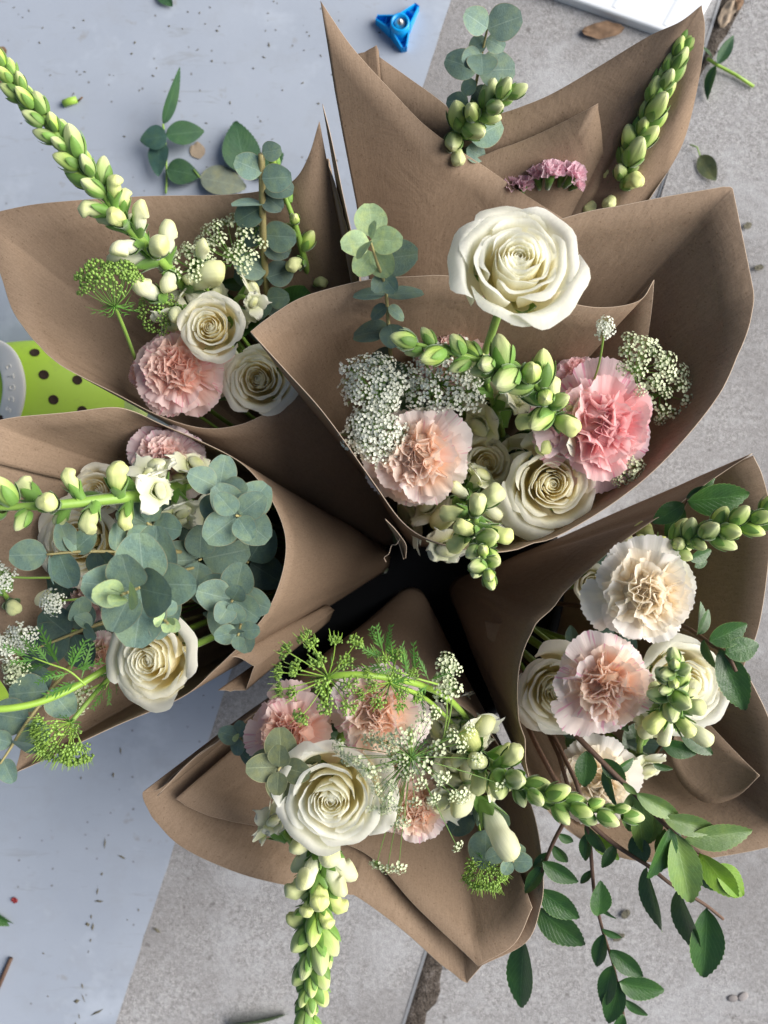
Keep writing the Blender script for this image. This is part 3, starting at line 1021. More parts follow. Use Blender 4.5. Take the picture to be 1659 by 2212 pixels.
def serr_leaf_mesh(rng, w=0.23, teeth=13, fold=0.25, droop=0.2, tip=1.0, toothd=0.035):
    ph = rng.uniform(0, 6)
    dr = droop * rng.uniform(0.4, 1.5)
    fo = fold * rng.uniform(0.6, 1.4)
    rows = teeth * 2
    def fn(a, b):
        s = a * 2 - 1
        j = round(b * rows)
        wd = w * max(0.0, math.sin(math.pi * b ** (0.88 * tip))) ** 0.78 + 0.002
        x = s * wd
        y = b
        if abs(s) > 0.99 and 0 < j < rows:
            x *= 1 + (toothd / max(0.3, wd / w) if j % 2 else -toothd * 0.4)
            y += 0.010 if j % 2 else -0.006
        z = fo * abs(x) - dr * b * b + 0.02 * math.sin(5 * b + ph) * s
        return Vector((x, y, z))
    return grid("serrated_leaf", fn, 6, rows)

def carrot_leaflet_mesh(rng):
    """narrow leaflet cut into sharp forward-pointing teeth"""
    nt_ = rng.choice((5, 6))
    S = Soup()
    # midrib blade
    def add_blade(o, d, L, w_):
        s_ = Vector((-d.y, d.x, 0))
        z = Vector((0, 0, 1))
        S.add([o, o + d * L * 0.45 + s_ * w_ + z * w_ * 0.4, o + d * L, o + d * L * 0.45 - s_ * w_ + z * w_ * 0.4, o + d * L * 0.5], [(0, 4, 1), (1, 4, 2), (2, 4, 3), (3, 4, 0)], [(0.5, 0), (0.1, .5), (.5, 1), (.9, .5), (.5, .5)])
    add_blade(Vector((0, 0, 0)), Vector((0, 1, 0)), 1.0, 0.042)
    for k in range(nt_):
        f = 0.22 + 0.62 * k / (nt_ - 1)
        for sg in (-1, 1):
            a = rad(34 + 10 * rng.random())
            d = Vector((sg * math.sin(a), math.cos(a), 0))
            add_blade(Vector((0, f + 0.03 * sg * rng.random(), -0.02)), d, (0.30 - 0.16 * f) * rng.uniform(0.8, 1.25), 0.026)
    return S.mesh("carrot_leaflet")

LEAF = {}
def leaf_sets():
    rng = random.Random(9)
    LEAF['euc'] = [euc_leaf_mesh(rng) for _ in range(6)]
    LEAF['twig'] = [serr_leaf_mesh(rng, 0.215, 12, 0.35, 0.18) for _ in range(5)]
    LEAF['rose'] = [serr_leaf_mesh(rng, 0.30, 16, 0.2, 0.10, 0.92, 0.02) for _ in range(4)]
    LEAF['rose_round'] = [serr_leaf_mesh(rng, 0.40, 16, 0.1, 0.08, 0.8, 0.02) for _ in range(3)]
    LEAF['carrot'] = [carrot_leaflet_mesh(rng) for _ in range(3)]
leaf_sets()

def leaf_px(t, kind, mat, b, e, roll=0.0, wide=1.0, name="leaf", rng=R, org=None):
    """leaf from pixel point b=(u,v,z) to e=(u,v,z); roll (deg) turns its face about its length"""
    pb, pe = P(*b), P(*e)
    d = pe - pb
    L = d.length
    y = d.normalized()
    n0 = Vector((0, 0, 1)) - y * y.z
    if n0.length < 1e-3:
        n0 = y.orthogonal()
    n0.normalize()
    n1 = Matrix.Rotation(rad(roll), 3, y) @ n0
    o = pb - (org if org is not None else t.matrix_basis.translation)
    o_ = obj(name, rng.choice(LEAF[kind]), M[mat], t)
    o_.matrix_basis = yframe(o, y, n1, L * wide, L, L)
    return o_

def branch(name, label, cat, pts, root, mat_stem, r0=0.002, r1=0.0008, group=None, low=True):
    """stem through pixel points; first point joins down to root"""
    W = cr([P(*p) for p in pts], 6)
    t = thing(name, label, cat, Matrix.Translation(W[0]), group)
    I = Matrix.Translation(-W[0])
    full = W
    if low and root is not None:
        rj = jit(root)
        full = bez(rj, rj.lerp(W[0], 0.35) + Vector((0, 0, 0.02)), W[0] - (W[1] - W[0]).normalized() * 0.04, W[0], 7)[:-1] + W
    k = len(full)
    obj("stem", tube_mesh("stem", [I @ p for p in full], [lerp(r0, r1, i / (k - 1)) for i in range(k)], 7), M[mat_stem], t)
    return t, W

def eucalyptus(label, pts, leaves, root, mat='euc', tipmat=None, r0=0.0018, r1=0.0007, group=None):
    """leaves: (bu,bv,eu,ev,z,dz,roll[,mat[,wide]])"""
    t, W = branch("eucalyptus_stem", label, "eucalyptus", pts, root, 'euc_stem', r0, r1, group)
    for L in leaves:
        bu, bv, eu, ev, z, dz, roll = L[:7]
        m = L[7] if len(L) > 7 and L[7] else mat
        wd = L[8] if len(L) > 8 else 1.0
        leaf_px(t, 'euc', m, (bu, bv, z), (eu, ev, z + dz), roll, wd)
    return t

def euc_rosette(label, u, v, z, tilt, sizes, root, mat='euc', tipmat='euc', spin=0.0, gap=0.011, elev=(60, 12), seed=1, group=None, shift=(0, 0)):
    """branch seen end-on: leaf pairs from the tip down, sizes in px from the tip pair to the lowest"""
    rng = random.Random(seed * 13 + 1)
    ax = axis_of(tilt)
    tip = P(u, v, z)
    n = len(sizes)
    low = tip - ax * gap * (n + 1) * 1.6
    t = thing("eucalyptus_stem", label, "eucalyptus", Matrix.Translation(tip), group)
    full = bez(jit(root), jit(root).lerp(low, 0.4), low - ax * 0.05, low, 8)[:-1] + [low, low.lerp(tip, 0.5), tip]
    k = len(full)
    obj("stem", tube_mesh("stem", [p - tip for p in full], [lerp(0.002, 0.0008, i / (k - 1)) for i in range(k)], 7), M['euc_stem'], t)
    o1 = ax.orthogonal().normalized()
    o2 = ax.cross(o1)
    dist = 0.002
    for i, px in enumerate(sizes):
        fr = i / max(1, n - 1)
        p = -ax * dist
        dist += gap * lerp(0.75, 1.5, fr)
        az = spin + i * math.pi / 2 * 1.04
        for sgn in (0, math.pi):
            a = az + sgn + rng.uniform(-0.16, 0.16)
            out = o1 * math.cos(a) + o2 * math.sin(a)
            e = rad(lerp(elev[0], elev[1], fr ** 0.6) + rng.uniform(-9, 9))
            d = out * math.cos(e) + ax * math.sin(e)
            nn = ax * math.cos(e) - out * math.sin(e)
            L = PX(px, z + p.z) * rng.uniform(0.92, 1.08)
            m = tipmat if i < 2 and tipmat != mat else mat
            o = obj("leaf", rng.choice(LEAF['euc']), M[m], t)
            o.matrix_basis = yframe(p + d * 0.0015, d, nn + Vector((rng.uniform(-.15, .15), rng.uniform(-.15, .15), 0)), L, L, L)
    return t

# ------------------------------------------------------------------ umbels
def floret_add(S, c, nrm, r, rng, petals=5, up=0.25):
    n = Vector(nrm).normalized()
    a = n.orthogonal().normalized()
    b = n.cross(a)
    ph = rng.uniform(0, 6.28)
    for k in range(petals):
        t = ph + k * 6.283 / petals
        d = a * math.cos(t) + b * math.sin(t)
        s = n.cross(d)
        w_ = r * 0.42
        S.add([c, c + d * r * 0.6 + s * w_ + n * r * up * 0.5, c + d * r * 1.05 + n * r * up, c + d * r * 0.6 - s * w_ + n * r * up * 0.5], [(0, 1, 2, 3)])

def umbellet_meshes(kind, rng):
    """unit radius cluster opening towards +Z, origin where its ray ends; two meshes: florets, pedicels"""
    F, Q = Soup(), Soup()
    n = {'white': 24, 'cream': 20, 'green': 20}[kind]
    for i in range(n):
        f = math.sqrt((i + 0.5) / n)
        az = i * 2.39996 + rng.uniform(-0.3, 0.3)
        po = f * rad(78)
        d = Vector((math.sin(po) * math.cos(az), math.sin(po) * math.sin(az), math.cos(po)))
        L = rng.uniform(0.85, 1.1)
        e = d * L * Vector((1, 1, 1)).length / 1.732
        e.z = e.z * 0.75 + 0.15
        Q.tube([Vector((0, 0, 0)), e], [0.022, 0.018], 3, False)
        if kind == 'green':
            vs, fs = [], []
            r = rng.uniform(0.15, 0.24)
            for q in ((1, 0, 0), (0, 1, 0), (-1, 0, 0), (0, -1, 0), (0, 0, 1.2), (0, 0, -1)):
                vs.append(e + Vector(q) * r)
            fs = [(0, 1, 4), (1, 2, 4), (2, 3, 4), (3, 0, 4), (1, 0, 5), (2, 1, 5), (3, 2, 5), (0, 3, 5)]
            F.add(vs, fs)
        else:
            nn = (d + Vector((rng.uniform(-.4, .4), rng.uniform(-.4, .4), 0.5))).normalized()
            floret_add(F, e, nn, rng.uniform(0.15, 0.23) * (1.0 if kind == 'white' else 1.05), rng, 5, 0.35)
    return F.mesh("umbellet_florets"), Q.mesh("pedicels")

UMB = {}
def umbel_sets():
    rng = random.Random(21)
    for k in ('white', 'cream', 'green'):
        UMB[k] = [umbellet_meshes(k, rng) for _ in range(3)]
umbel_sets()

def umbel(label, u, v, z, tilt, rpx, root, n=24, kind='white', ur=0.0065, spread=70, dome=0.5, seed=1, bracts=8, blen=0.5, group=None, stem_via=None, ray_r=0.00035, stem_r=0.0014, spots=None, hairy=False, curl=0.0, name="lace_umbel", stem_mat='stem'):
    """u,v,z = hub where the rays leave the stem; rpx = umbel radius in px"""
    rng = random.Random(seed * 19 + 5)
    hub = P(u, v, z)
    ax = axis_of(tilt)
    Rm = PX(rpx, z)
    t = thing(name, label, "umbel flower", Matrix.Translation(hub), group)
    # stem
    if stem_via:
        W = cr([P(*p) for p in stem_via] + [hub], 6)
        rj = jit(root)
        full = bez(rj, rj.lerp(W[0], 0.4), W[0] - (W[1] - W[0]).normalized() * 0.04, W[0], 6)[:-1] + W
    else:
        rj = jit(root)
        L = (hub - rj).length
        full = bez(rj, rj.lerp(hub, 0.4), hub - ax * min(0.03, L * 0.2), hub, 9)
    obj("stem", tube_mesh("stem", [p - hub for p in full], stem_r, 7), M[stem_mat], t)
    o1 = ax.orthogonal().normalized()
    o2 = ax.cross(o1)
    RS = Soup()
    ends = []
    if spots:
        for (su, sv, sz) in spots:
            ends.append(P(su, sv, sz) - hub)
    for i in range(n):
        f = math.sqrt((i + 0.6) / n)
        az = i * 2.39996 + rng.uniform(-0.15, 0.15)
        po = f * rad(spread)
        d = (o1 * math.cos(az) + o2 * math.sin(az)) * math.sin(po) + ax * math.cos(po)
        ends.append(d * Rm * rng.uniform(0.85, 1.08) / max(0.5, math.sin(rad(min(spread, 90)))))
    for e in ends:
        dirn = (e.normalized() + ax * 0.35 + e.normalized() * curl).normalized()
        mid = e * 0.5 + (e.normalized() - ax).normalized() * e.length * 0.05 * rng.uniform(0.4, 1.6) - ax * e.length * 0.04
        RS.tube(bez(Vector(), e * 0.33 + (mid - e * 0.5), e * 0.7 + (mid - e * 0.5), e, 5), ray_r, 4, False)
        nn = (dirn * 0.6 + Vector((0, 0, 0.6)) + Vector((rng.uniform(-.3, .3), rng.uniform(-.3, .3), 0))).normalized() if kind != 'green' else dirn
        fm, qm = rng.choice(UMB[kind])
        Mx = frame(e, nn, rng.uniform(0, 6), ur * rng.uniform(0.8, 1.15))
        um = obj("umbellet", fm, M['lace_' + kind], t)
        um.matrix_basis = Mx
        obj("pedicels", qm, M['lace_ray'], um)
        if hairy:                       # needle-like bractlets cupping each cluster
            for k in range(7):
                a = k / 7 * 6.283 + rng.uniform(-.3, .3)
                h1 = nn.orthogonal().normalized()
                h2 = nn.cross(h1)
                o = (h1 * math.cos(a) + h2 * math.sin(a))
                RS.tube([e, e + (o * 0.6 + nn * 0.5) * ur * 1.1, e + (o * 0.75 + nn * 1.35) * ur * rng.uniform(0.85, 1.25)], [0.00045, 0.00036, 0.00012], 3, False)
    obj("rays", RS.mesh("rays"), M['lace_ray' if not hairy else 'stem_bright'], t)
    if bracts:
        B = Soup()
        for k in range(bracts):
            a = k / bracts * 6.283 + rng.uniform(-.2, .2)
            o = o1 * math.cos(a) + o2 * math.sin(a)
            L = Rm * blen * rng.uniform(0.7, 1.2)
            B.tube([o * 0.001, o * L * 0.5 - ax * L * 0.12, o * L + ax * L * rng.uniform(-.2, .25)], [0.0005, 0.0004, 0.0001], 3, False)
            for q in (0.45, 0.7):
                for sg in (-1, 1):
                    sdv = ax.cross(o) * sg
                    c = o * L * q - ax * L * 0.12
                    B.tube([c, c + (o * 0.6 + sdv * 0.5) * L * 0.3], [0.0004, 0.0001], 3, False)
        obj("bracts", B.mesh("bracts"), M['fern'], t)
    return t

def carrot_leaf(label, spine, leaflets, root, mat='fern', name="carrot_leaf", stem_r=0.0007, group=None, low=False):
    """spine pixel points; leaflets: (bu,bv,eu,ev,z,dz,roll,wide)"""
    t, W = branch(name, label, "leaf", spine, root, 'stem_bright', stem_r, stem_r * 0.6, group, low)
    S = Soup()
    o = t.matrix_basis.translation
    for (bu, bv, eu, ev, z, dz, roll, wd) in leaflets:
        leaf_px(t, 'carrot', mat, (bu, bv, z), (eu, ev, z + dz), roll, wd, "leaflet")
    return t

def twig(label, pts, leaves, root, r0=0.0017, r1=0.0008, mat='twig_leaf', group=None, low=True, name="leafy_twig"):
    t, W = branch(name, label, "twig", pts, root, 'wood', r0, r1, group, low)
    for L in leaves:
        bu, bv, eu, ev, z, dz, roll = L[:7]
        m = L[7] if len(L) > 7 and L[7] else mat
        wd = L[8] if len(L) > 8 else 1.0
        leaf_px(t, 'twig', m, (bu, bv, z), (eu, ev, z + dz), roll, wd)
    return t

# ------------------------------------------------------------------ floor
def flat(name, pts, z, mat):
    vs = [Vector((p.x, p.y, z)) for p in pts]
    return obj(name, new_mesh(name, vs, [tuple(range(len(vs)))], [(0, 0)] * len(vs), False), mat)

def G(u, v, z=0.0):
    return P(u, v, z)

structure(flat("concrete_floor", [Vector((-3, -3, 0)), Vector((3, -3, 0)), Vector((3, 3, 0)), Vector((-3, 3, 0))], 0.0, M['concrete']))

# painted area: everything to the left of a slanting edge, with small chips along it
edge = []
e0, e1 = G(975, 0), G(250, 2212)
dirv = (e0 - e1).normalized()
nrmv = Vector((dirv.y, -dirv.x, 0))
rngp = random.Random(4)
NSEG = 150
for k in range(NSEG + 1):
    s_ = lerp(-0.75, 1.6, k / NSEG)
    p = e1 + dirv * s_
    chip = 0.0011 * noise.noise(p * 60) - (0.004 * max(0, noise.noise(p * 33) - 0.35) * 4)
    edge.append(p + nrmv * chip)
corner = [Vector((-3, 3, 0)), Vector((-3, -3, 0))]
poly = [Vector((edge[0].x, -3, 0))] + edge + [Vector((edge[-1].x, 3, 0))] + corner
structure(flat("painted_floor", poly, 0.0015, M['painted']))

# soil-filled joint between two slabs
j0, j1 = G(872, 2212), G(1555, 0)
jd = (j1 - j0).normalized()
jn = Vector((jd.y, -jd.x, 0))
vs, fs, uv = [], [], []
NJ = 170
for k in range(NJ + 1):
    s_ = lerp(-0.5, 1.6, k / NJ)
    p = j0 + jd * s_
    vv = 1106 - p.y / CAM_H * FPX
    wgt = max(sstep(1900, 2080, vv), 1 - sstep(60, 190, vv))
    wd = lerp(0.0016, 0.020 + 0.012 * noise.noise(p * 18) + 0.007 * noise.noise(p * 55), wgt)
    for q in range(9):
        f = q / 8
        h = 0.0010 + 0.0016 * (noise.noise((p + jn * wd * f) * 140) + 0.6) * math.sin(math.pi * min(1, max(0, f))) + 0.0006 * math.sin(math.pi * f)
        c = p + jn * (wd * f)
        vs.append(Vector((c.x, c.y, h if 0 < q < 8 else 0.0006)))
        uv.append((f, s_))
for k in range(NJ):
    for q in range(8):
        a = k * 9 + q
        fs.append((a, a + 1, a + 10, a + 9))
structure(obj("soil_joint", new_mesh("soil_joint", vs, fs, uv), M['soil']))
# highlight painted pale on the arris of the older slab beside the joint
S_ = Soup()
for k in range(60):
    a = j0 + jd * lerp(-0.3, 1.4, k / 60) - jn * 0.0018
    b = j0 + jd * lerp(-0.3, 1.4, (k + 1) / 60) - jn * 0.0018
    wd = 0.0026
    S_.add([Vector((a.x, a.y, 0.001)), a + jn * wd + Vector((0, 0, 0.0022)), b + jn * wd + Vector((0, 0, 0.0022)), Vector((b.x, b.y, 0.001))], [(0, 1, 2, 3)])
M['arris'] = m_simple("slab_edge_highlight", (0.52, 0.52, 0.52), 0.9, 0, 0, 300, 0.4)
structure(obj("slab_highlight_strip", S_.mesh("slab_highlight_strip"), M['arris']))

# ------------------------------------------------------------------ bucket
BC = P(880, 1262, 0.12)
def lathe(name, prof, n=40):
    vs, fs, uv = [], [], []
    for j, (r, z) in enumerate(prof):
        for k in range(n):
            a = 2 * math.pi * k / n
            vs.append(Vector((r * math.cos(a), r * math.sin(a), z)))
            uv.append((k / n, j / (len(prof) - 1)))
    for j in range(len(prof) - 1):
        for k in range(n):
            k2 = (k + 1) % n
            fs.append((j * n + k, j * n + k2, (j + 1) * n + k2, (j + 1) * n + k))
    return new_mesh(name, vs, fs, uv)
bk = thing("flower_bucket", "low black plastic bucket under the cluster of wrapped bouquets", "bucket", Matrix.Translation((BC.x, BC.y, 0)))
obj("bucket_wall", lathe("bucket_wall", [(0.0, 0.004), (0.108, 0.004), (0.112, 0.0), (0.116, 0.004), (0.134, 0.112), (0.130, 0.112), (0.112, 0.008), (0.0, 0.008)], 48), M['black_plastic'], bk)
obj("bucket_rim", lathe("bucket_rim", [(0.1335, 0.110), (0.139, 0.110), (0.140, 0.116), (0.138, 0.121), (0.132, 0.121), (0.1305, 0.116), (0.1335, 0.110)], 48), M['black_plastic'], bk)

# ------------------------------------------------------------------ clogs
def clog(label, toe_u, toe_v, width_px, with_strap, seed):
    zt = 0.05
    toe = P(toe_u, toe_v, 0.03)
    W2 = PX(width_px, zt) / 2
    L = 0.27
    t = thing("clog_shoe", label, "shoe", Matrix.Translation((toe.x, toe.y, 0)), "lime clogs")
    def half(x):                       # half width at distance x behind the toe
        q = min(1, x / 0.085)
        return W2 * (1 - (1 - q) ** 2.3) ** 0.62 * (1 - 0.16 * sstep(0.09, 0.20, x))
    def top(x):
        return 0.030 + 0.052 * sstep(0.0, 0.115, x) ** 0.8
    def up(a, b):
        x = 0.002 + b ** 1.5 * 0.155
        hw = half(x) * 0.965
        th = (a - 0.5) * math.pi
        y = hw * math.copysign(abs(math.sin(th)) ** 0.80, th)
        z = 0.022 + (top(x) - 0.022) * max(0.0, math.cos(th)) ** 0.62
        return Vector((-x, y, z))
    obj("upper", grid("clog_upper", up, 28, 26), M['lime'], t)
    def up_surf(x, y):
        hw = half(x) * 0.965
        s = min(0.999, abs(y) / hw)
        th = math.asin(s ** (1 / 0.80))
        return 0.022 + (top(x) - 0.022) * max(0.0, math.cos(th)) ** 0.62
    # sole
    vs, fs = [], []
    ring = []
    for k in range(25):
        x = L * (k / 24) ** 1.7
        hw = half(x) if x < 0.2 else half(0.2) * math.sqrt(max(0.0, 1 - ((x - 0.2) / 0.072) ** 2)) if x < 0.272 else 0
        ring.append((x, hw))
    loop = [(-x, h) for x, h in ring] + [(-x, -h) for x, h in reversed(ring[1:-1])]
    prof = [(0.97, 0.0), (1.0, 0.004), (1.0, 0.010), (0.985, 0.012), (1.0, 0.014), (1.0, 0.021), (0.985, 0.0235), (0.93, 0.025)]
    cx = -L / 2
    n = len(loop)
    for s, z in prof:
        for (x, y) in loop:
            vs.append(Vector((cx + (x - cx) * s, y * s, z + 0.012 * sstep(0.06, 0.0, -x))))
    for j in range(len(prof) - 1):
        for k in range(n):
            k2 = (k + 1) % n
            fs.append((j * n + k, j * n + k2, (j + 1) * n + k2, (j + 1) * n + k))
    fs.append(tuple(reversed(range(n))))
    fs.append(tuple((len(prof) - 1) * n + k for k in range(n)))
    obj("sole", new_mesh("clog_sole", vs, fs, [(0, 0)] * len(vs)), M['lime_sole'], t)
    # vent holes: shallow cups on the surface, the shade of a hole painted dark
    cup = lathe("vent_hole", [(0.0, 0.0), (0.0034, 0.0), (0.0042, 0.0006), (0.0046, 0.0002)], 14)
    for hx, hy in ([(0.060, 0.052), (0.092, 0.052), (0.127, 0.056), (0.082, 0.027), (0.112, 0.031), (0.056, 0.024), (0.074, 0.0), (0.103, 0.004), (0.133, 0.006), (0.052, -0.010), (0.085, -0.026), (0.118, -0.024), (0.062, -0.034)] if with_strap else [(0.05, 0.0), (0.06, 0.03), (0.06, -0.03), (0.03, 0.01), (0.08, 0.01), (0.045, 0.045)]):
        hy *= 0.86
        if abs(hy) > half(hx) * 0.9:
            continue
        z = up_surf(hx, hy)
        e = 0.002
        nx = Vector((-e, 0, up_surf(hx + e, hy) - up_surf(hx - e, hy)))
        dzdx = (up_surf(hx + e, hy) - up_surf(hx - e, hy)) / (2 * e)
        dzdy = (up_surf(hx, hy + e) - up_surf(hx, hy - e)) / (2 * e)
        nn = Vector((dzdx, -dzdy, 1)).normalized()
        obj("vent_hole", cup, M['hole'], t).matrix_basis = frame(Vector((-hx, hy, z)) + nn * 0.0003, nn)
    if with_strap:
        # heel strap swung forward over the instep
        c = P(-62, 838, 0.088) - Vector((toe.x, toe.y, 0))
        def st(a, b):
            th = rad(-88 + 176 * b)
            k = a * 2 * math.pi
            rr = PX(93, 0.088) + 0.0105 * math.copysign(abs(math.cos(k)) ** 0.5, math.cos(k))
            zz = 0.0028 * math.copysign(abs(math.sin(k)) ** 0.6, math.sin(k)) - 0.022 * abs(math.sin(th)) ** 2.5
            return Vector((c.x + rr * math.cos(th), c.y + rr * 1.02 * math.sin(th), c.z + zz))
        strap = obj("heel_strap", grid("heel_strap", st, 20, 36), M['white_strap'], t)
        # moulded lettering along the strap
        word = "crocs"
        for i, ch in enumerate(word):
            cu = bpy.data.curves.new("letter", 'FONT')
            cu.body = ch
            cu.size = 0.011
            cu.extrude = 0.0005
            cu.bevel_depth = 0.0003
            cu.align_x = 'CENTER'
            cu.align_y = 'CENTER'
            tmp = bpy.data.objects.new("letter", cu)
            COL.objects.link(tmp)
            dg = bpy.context.evaluated_depsgraph_get()
            me = bpy.data.meshes.new_from_object(tmp.evaluated_get(dg))
            bpy.data.objects.remove(tmp)
            me.materials.clear()
            me.materials.append(None)
            th = rad(30 - i * 15)
            rr = PX(93, 0.088)
            o = obj("letter", me, M['white_strap'], strap)
            o.matrix_basis = Matrix.Translation((c.x + rr * math.cos(th), c.y + rr * 1.02 * math.sin(th), c.z + 0.0030 - 0.022 * abs(math.sin(th)) ** 2.5)) @ Matrix.Rotation(th - math.pi / 2, 4, 'Z')
    return t

clog("lime green foam clog with white strap and round vent holes, half under paper", 312, 876, 292, True, 1)
clog("lime green clog toe peeking out under the eucalyptus sprigs", 96, 1405, 270, False, 2)

# ------------------------------------------------------------------ blue pyramid stand
def pyramid():
    c = P(864, 49, 0.02)
    t = thing("paint_stand", "small blue plastic three-legged pyramid stand on the painted floor", "stand", Matrix.Translation((c.x, c.y, 0)))
    S1 = Soup()
    legs = [P(814, 50, 0.0), P(900, 24, 0.0), P(873, 115, 0.0)]
    prof_h = 0.019
    for L in legs:
        d = Vector((L.x - c.x, L.y - c.y, 0))
        ln = d.length
        d.normalize()
        s = Vector((-d.y, d.x, 0))
        # open triangular arm: two side walls, a low floor and an end wall
        for sg in (-1, 1):
            a0 = d * 0.007 + s * sg * 0.0085
            a1 = d * ln + s * sg * 0.0028
            th = s * sg * -0.0014
            vs = [a0, a1, a1 + Vector((0, 0, 0.010)), a0 + Vector((0, 0, prof_h * 0.85)), a0 + th, a1 + th, a1 + th + Vector((0, 0, 0.010)), a0 + th + Vector((0, 0, prof_h * 0.85))]
            S1.add(vs, [(0, 1, 2, 3), (7, 6, 5, 4), (3, 2, 6, 7), (0, 3, 7, 4), (1, 5, 6, 2)])
        vs = [d * 0.004 + s * 0.008 + Vector((0, 0, 0.006)), d * 0.004 - s * 0.008 + Vector((0, 0, 0.006)), d * ln - s * 0.003 + Vector((0, 0, 0.004)), d * ln + s * 0.003 + Vector((0, 0, 0.004))]
        S1.add(vs, [(0, 3, 2, 1)])
        w_ = d * (ln * 0.62)
        S1.add([w_ - s * 0.0052, w_ + s * 0.0052, w_ + s * 0.0048 + Vector((0, 0, 0.012)), w_ - s * 0.0048 + Vector((0, 0, 0.012))], [(0, 1, 2, 3), (3, 2, 1, 0)])
        e = d * ln
        S1.add([e - s * 0.003, e + s * 0.003, e + s * 0.003 + Vector((0, 0, 0.011)), e - s * 0.003 + Vector((0, 0, 0.011))], [(0, 1, 2, 3), (3, 2, 1, 0)])
    obj("leg_frame", S1.mesh("leg_frame", False), M['blue'], t)
    obj("collar", lathe("collar", [(0.0105, 0.0), (0.0102, 0.016), (0.0096, 0.021), (0.0078, 0.022), (0.0072, 0.017), (0.0, 0.015)], 24), M['blue'], t)
    obj("metal_tip", lathe("metal_tip", [(0.0060, 0.015), (0.0055, 0.019), (0.0025, 0.024), (0.0, 0.026)], 16), M['metal'], t)
pyramid()

# ------------------------------------------------------------------ white tray corner
def tray():
    z1 = 0.012
    A, B, C_ = P(1242, 0, z1), P(1490, 87, z1), P(1537, 0, z1)
    d1 = (A - B).normalized()
    d2 = (C_ - B).normalized()
    o = B
    t = thing("white_box", "smooth white plastic box corner resting on the concrete", "box", Matrix.Translation((o.x, o.y, 0)))
    S1 = Soup()
    L1, L2 = 0.34, 0.26
    q = [Vector((0, 0, z1)), d1 * L1 + Vector((0, 0, 0)), d1 * L1 + d2 * L2, d2 * L2]
    q = [Vector((p.x, p.y, z1)) for p in q]
    base = [Vector((p.x * 0.985 + 0.001, p.y * 0.985 + 0.001, 0.0)) for p in q]
    S1.add(q + base, [(0, 3, 2, 1), (0, 1, 5, 4), (1, 2, 6, 5), (2, 3, 7, 6), (3, 0, 4, 7)])
    me = S1.mesh("box_body", False)
    o_ = obj("box_body", me, M['white_plastic'], t)
    bv = o_.modifiers.new("soft_edges", 'BEVEL')
    bv.width = 0.003
    bv.segments = 3
    # shallow pressed ribs running across the lid
    for k in range(5):
        S2 = Soup()
        a = d1 * (0.030 + 0.055 * k) + Vector((0, 0, z1))
        for sg in (0, 1):
            pass
        w_ = d1 * 0.0035
        b = a + d2 * (L2 * 0.96)
        a = a + d2 * 0.006
        up = Vector((0, 0, 0.0005))
        S2.add([a - w_, a - w_ * 0.3 + up, a + w_ * 0.3 + up, a + w_, b - w_, b - w_ * 0.3 + up, b + w_ * 0.3 + up, b + w_], [(0, 1, 5, 4), (1, 2, 6, 5), (2, 3, 7, 6)])
        obj("rib", S2.mesh("rib"), M['white_plastic'], t)
tray()

# ------------------------------------------------------------------ fallen leaves and litter on the floor
def floor_leaf(label, kind, mat, b, e, roll=0, wide=1.0, group=None, stem=None, name="fallen_leaf", cat="leaf"):
    o = P(*b)
    t = thing(name, label, cat, Matrix.Translation(o), group)
    leaf_px(t, kind, mat, b, e, roll, wide, "leaf_blade")
    if stem:
        obj("leaf_stalk", tube_mesh("leaf_stalk", [P(*p) - o for p in stem], 0.0007, 6), M['stem'], t)
    return t

# rose leaf spray with its stalk
spray = thing("rose_leaf_spray", "rose leaf spray of five green leaflets on the painted floor", "leaf spray", Matrix.Translation(P(358, 418, 0.004)))
o0 = P(358, 418, 0.004)
obj("leaf_stalk", tube_mesh("leaf_stalk", cr([P(358, 418, 0.004) - o0, P(360, 385, 0.008) - o0, P(358, 320, 0.016) - o0, P(352, 268, 0.02) - o0], 4), 0.0011, 7), M['stem'], spray)
for kd, mt, b, e, rl, wd in [
        ('rose', 'rose_leaf', (353, 267, 0.02), (391, 146, 0.045), 62, 0.42),
        ('rose', 'rose_leaf', (358, 292, 0.02), (441, 282, 0.014), 8, 1.0),
        ('rose_round', 'rose_leaf_blue', (361, 294, 0.024), (300, 302, 0.022), -10, 1.0),
        ('rose_round', 'rose_leaf_blue', (345, 305, 0.018), (338, 378, 0.018), 12, 0.85),
        ('rose_round', 'rose_leaf', (360, 366, 0.012), (432, 378, 0.010), 0, 0.95)]:
    leaf_px(spray, kd, mt, b, e, rl, wd, "leaflet")
floor_leaf("large dark green rose leaf beside the spray, partly under eucalyptus", 'rose_round', 'rose_leaf', (530, 372, 0.006), (508, 260, 0.014), 10, 0.95)
floor_leaf("pale grey-green rose leaf lying underside up", 'rose', 'rose_leaf_under', (432, 384, 0.008), (532, 402, 0.004), -8, 1.15, stem=[(432, 384, 0.008), (418, 366, 0.010)])
floor_leaf("dark rose leaf tip showing just behind the cut eucalyptus end", 'rose', 'rose_leaf', (545, 380, 0.006), (612, 330, 0.01), 5, 1.0)
floor_leaf("green leaf tip beside the paper peak on the painted floor", 'rose', 'rose_leaf', (340, -22, 0.004), (372, 12, 0.006), 10, 1.0)
floor_leaf("olive wilted leaf with thin stalk on bare concrete", 'rose', 'wilt', (1512, 336, 0.004), (1546, 390, 0.006), 25, 0.95, stem=[(1512, 336, 0.004), (1506, 318, 0.006), (1490, 312, 0.003)])
floor_leaf("long green leaf blade lying by the trailing snapdragon tip", 'rose', 'twig_leaf', (490, 2216, 0.004), (624, 2196, 0.006), 55, 0.7)
floor_leaf("single blade of grass-green leaf by the floor edge", 'rose', 'twig_leaf', (-40, 1966, 0.003), (30, 2003, 0.004), 0, 0.55)

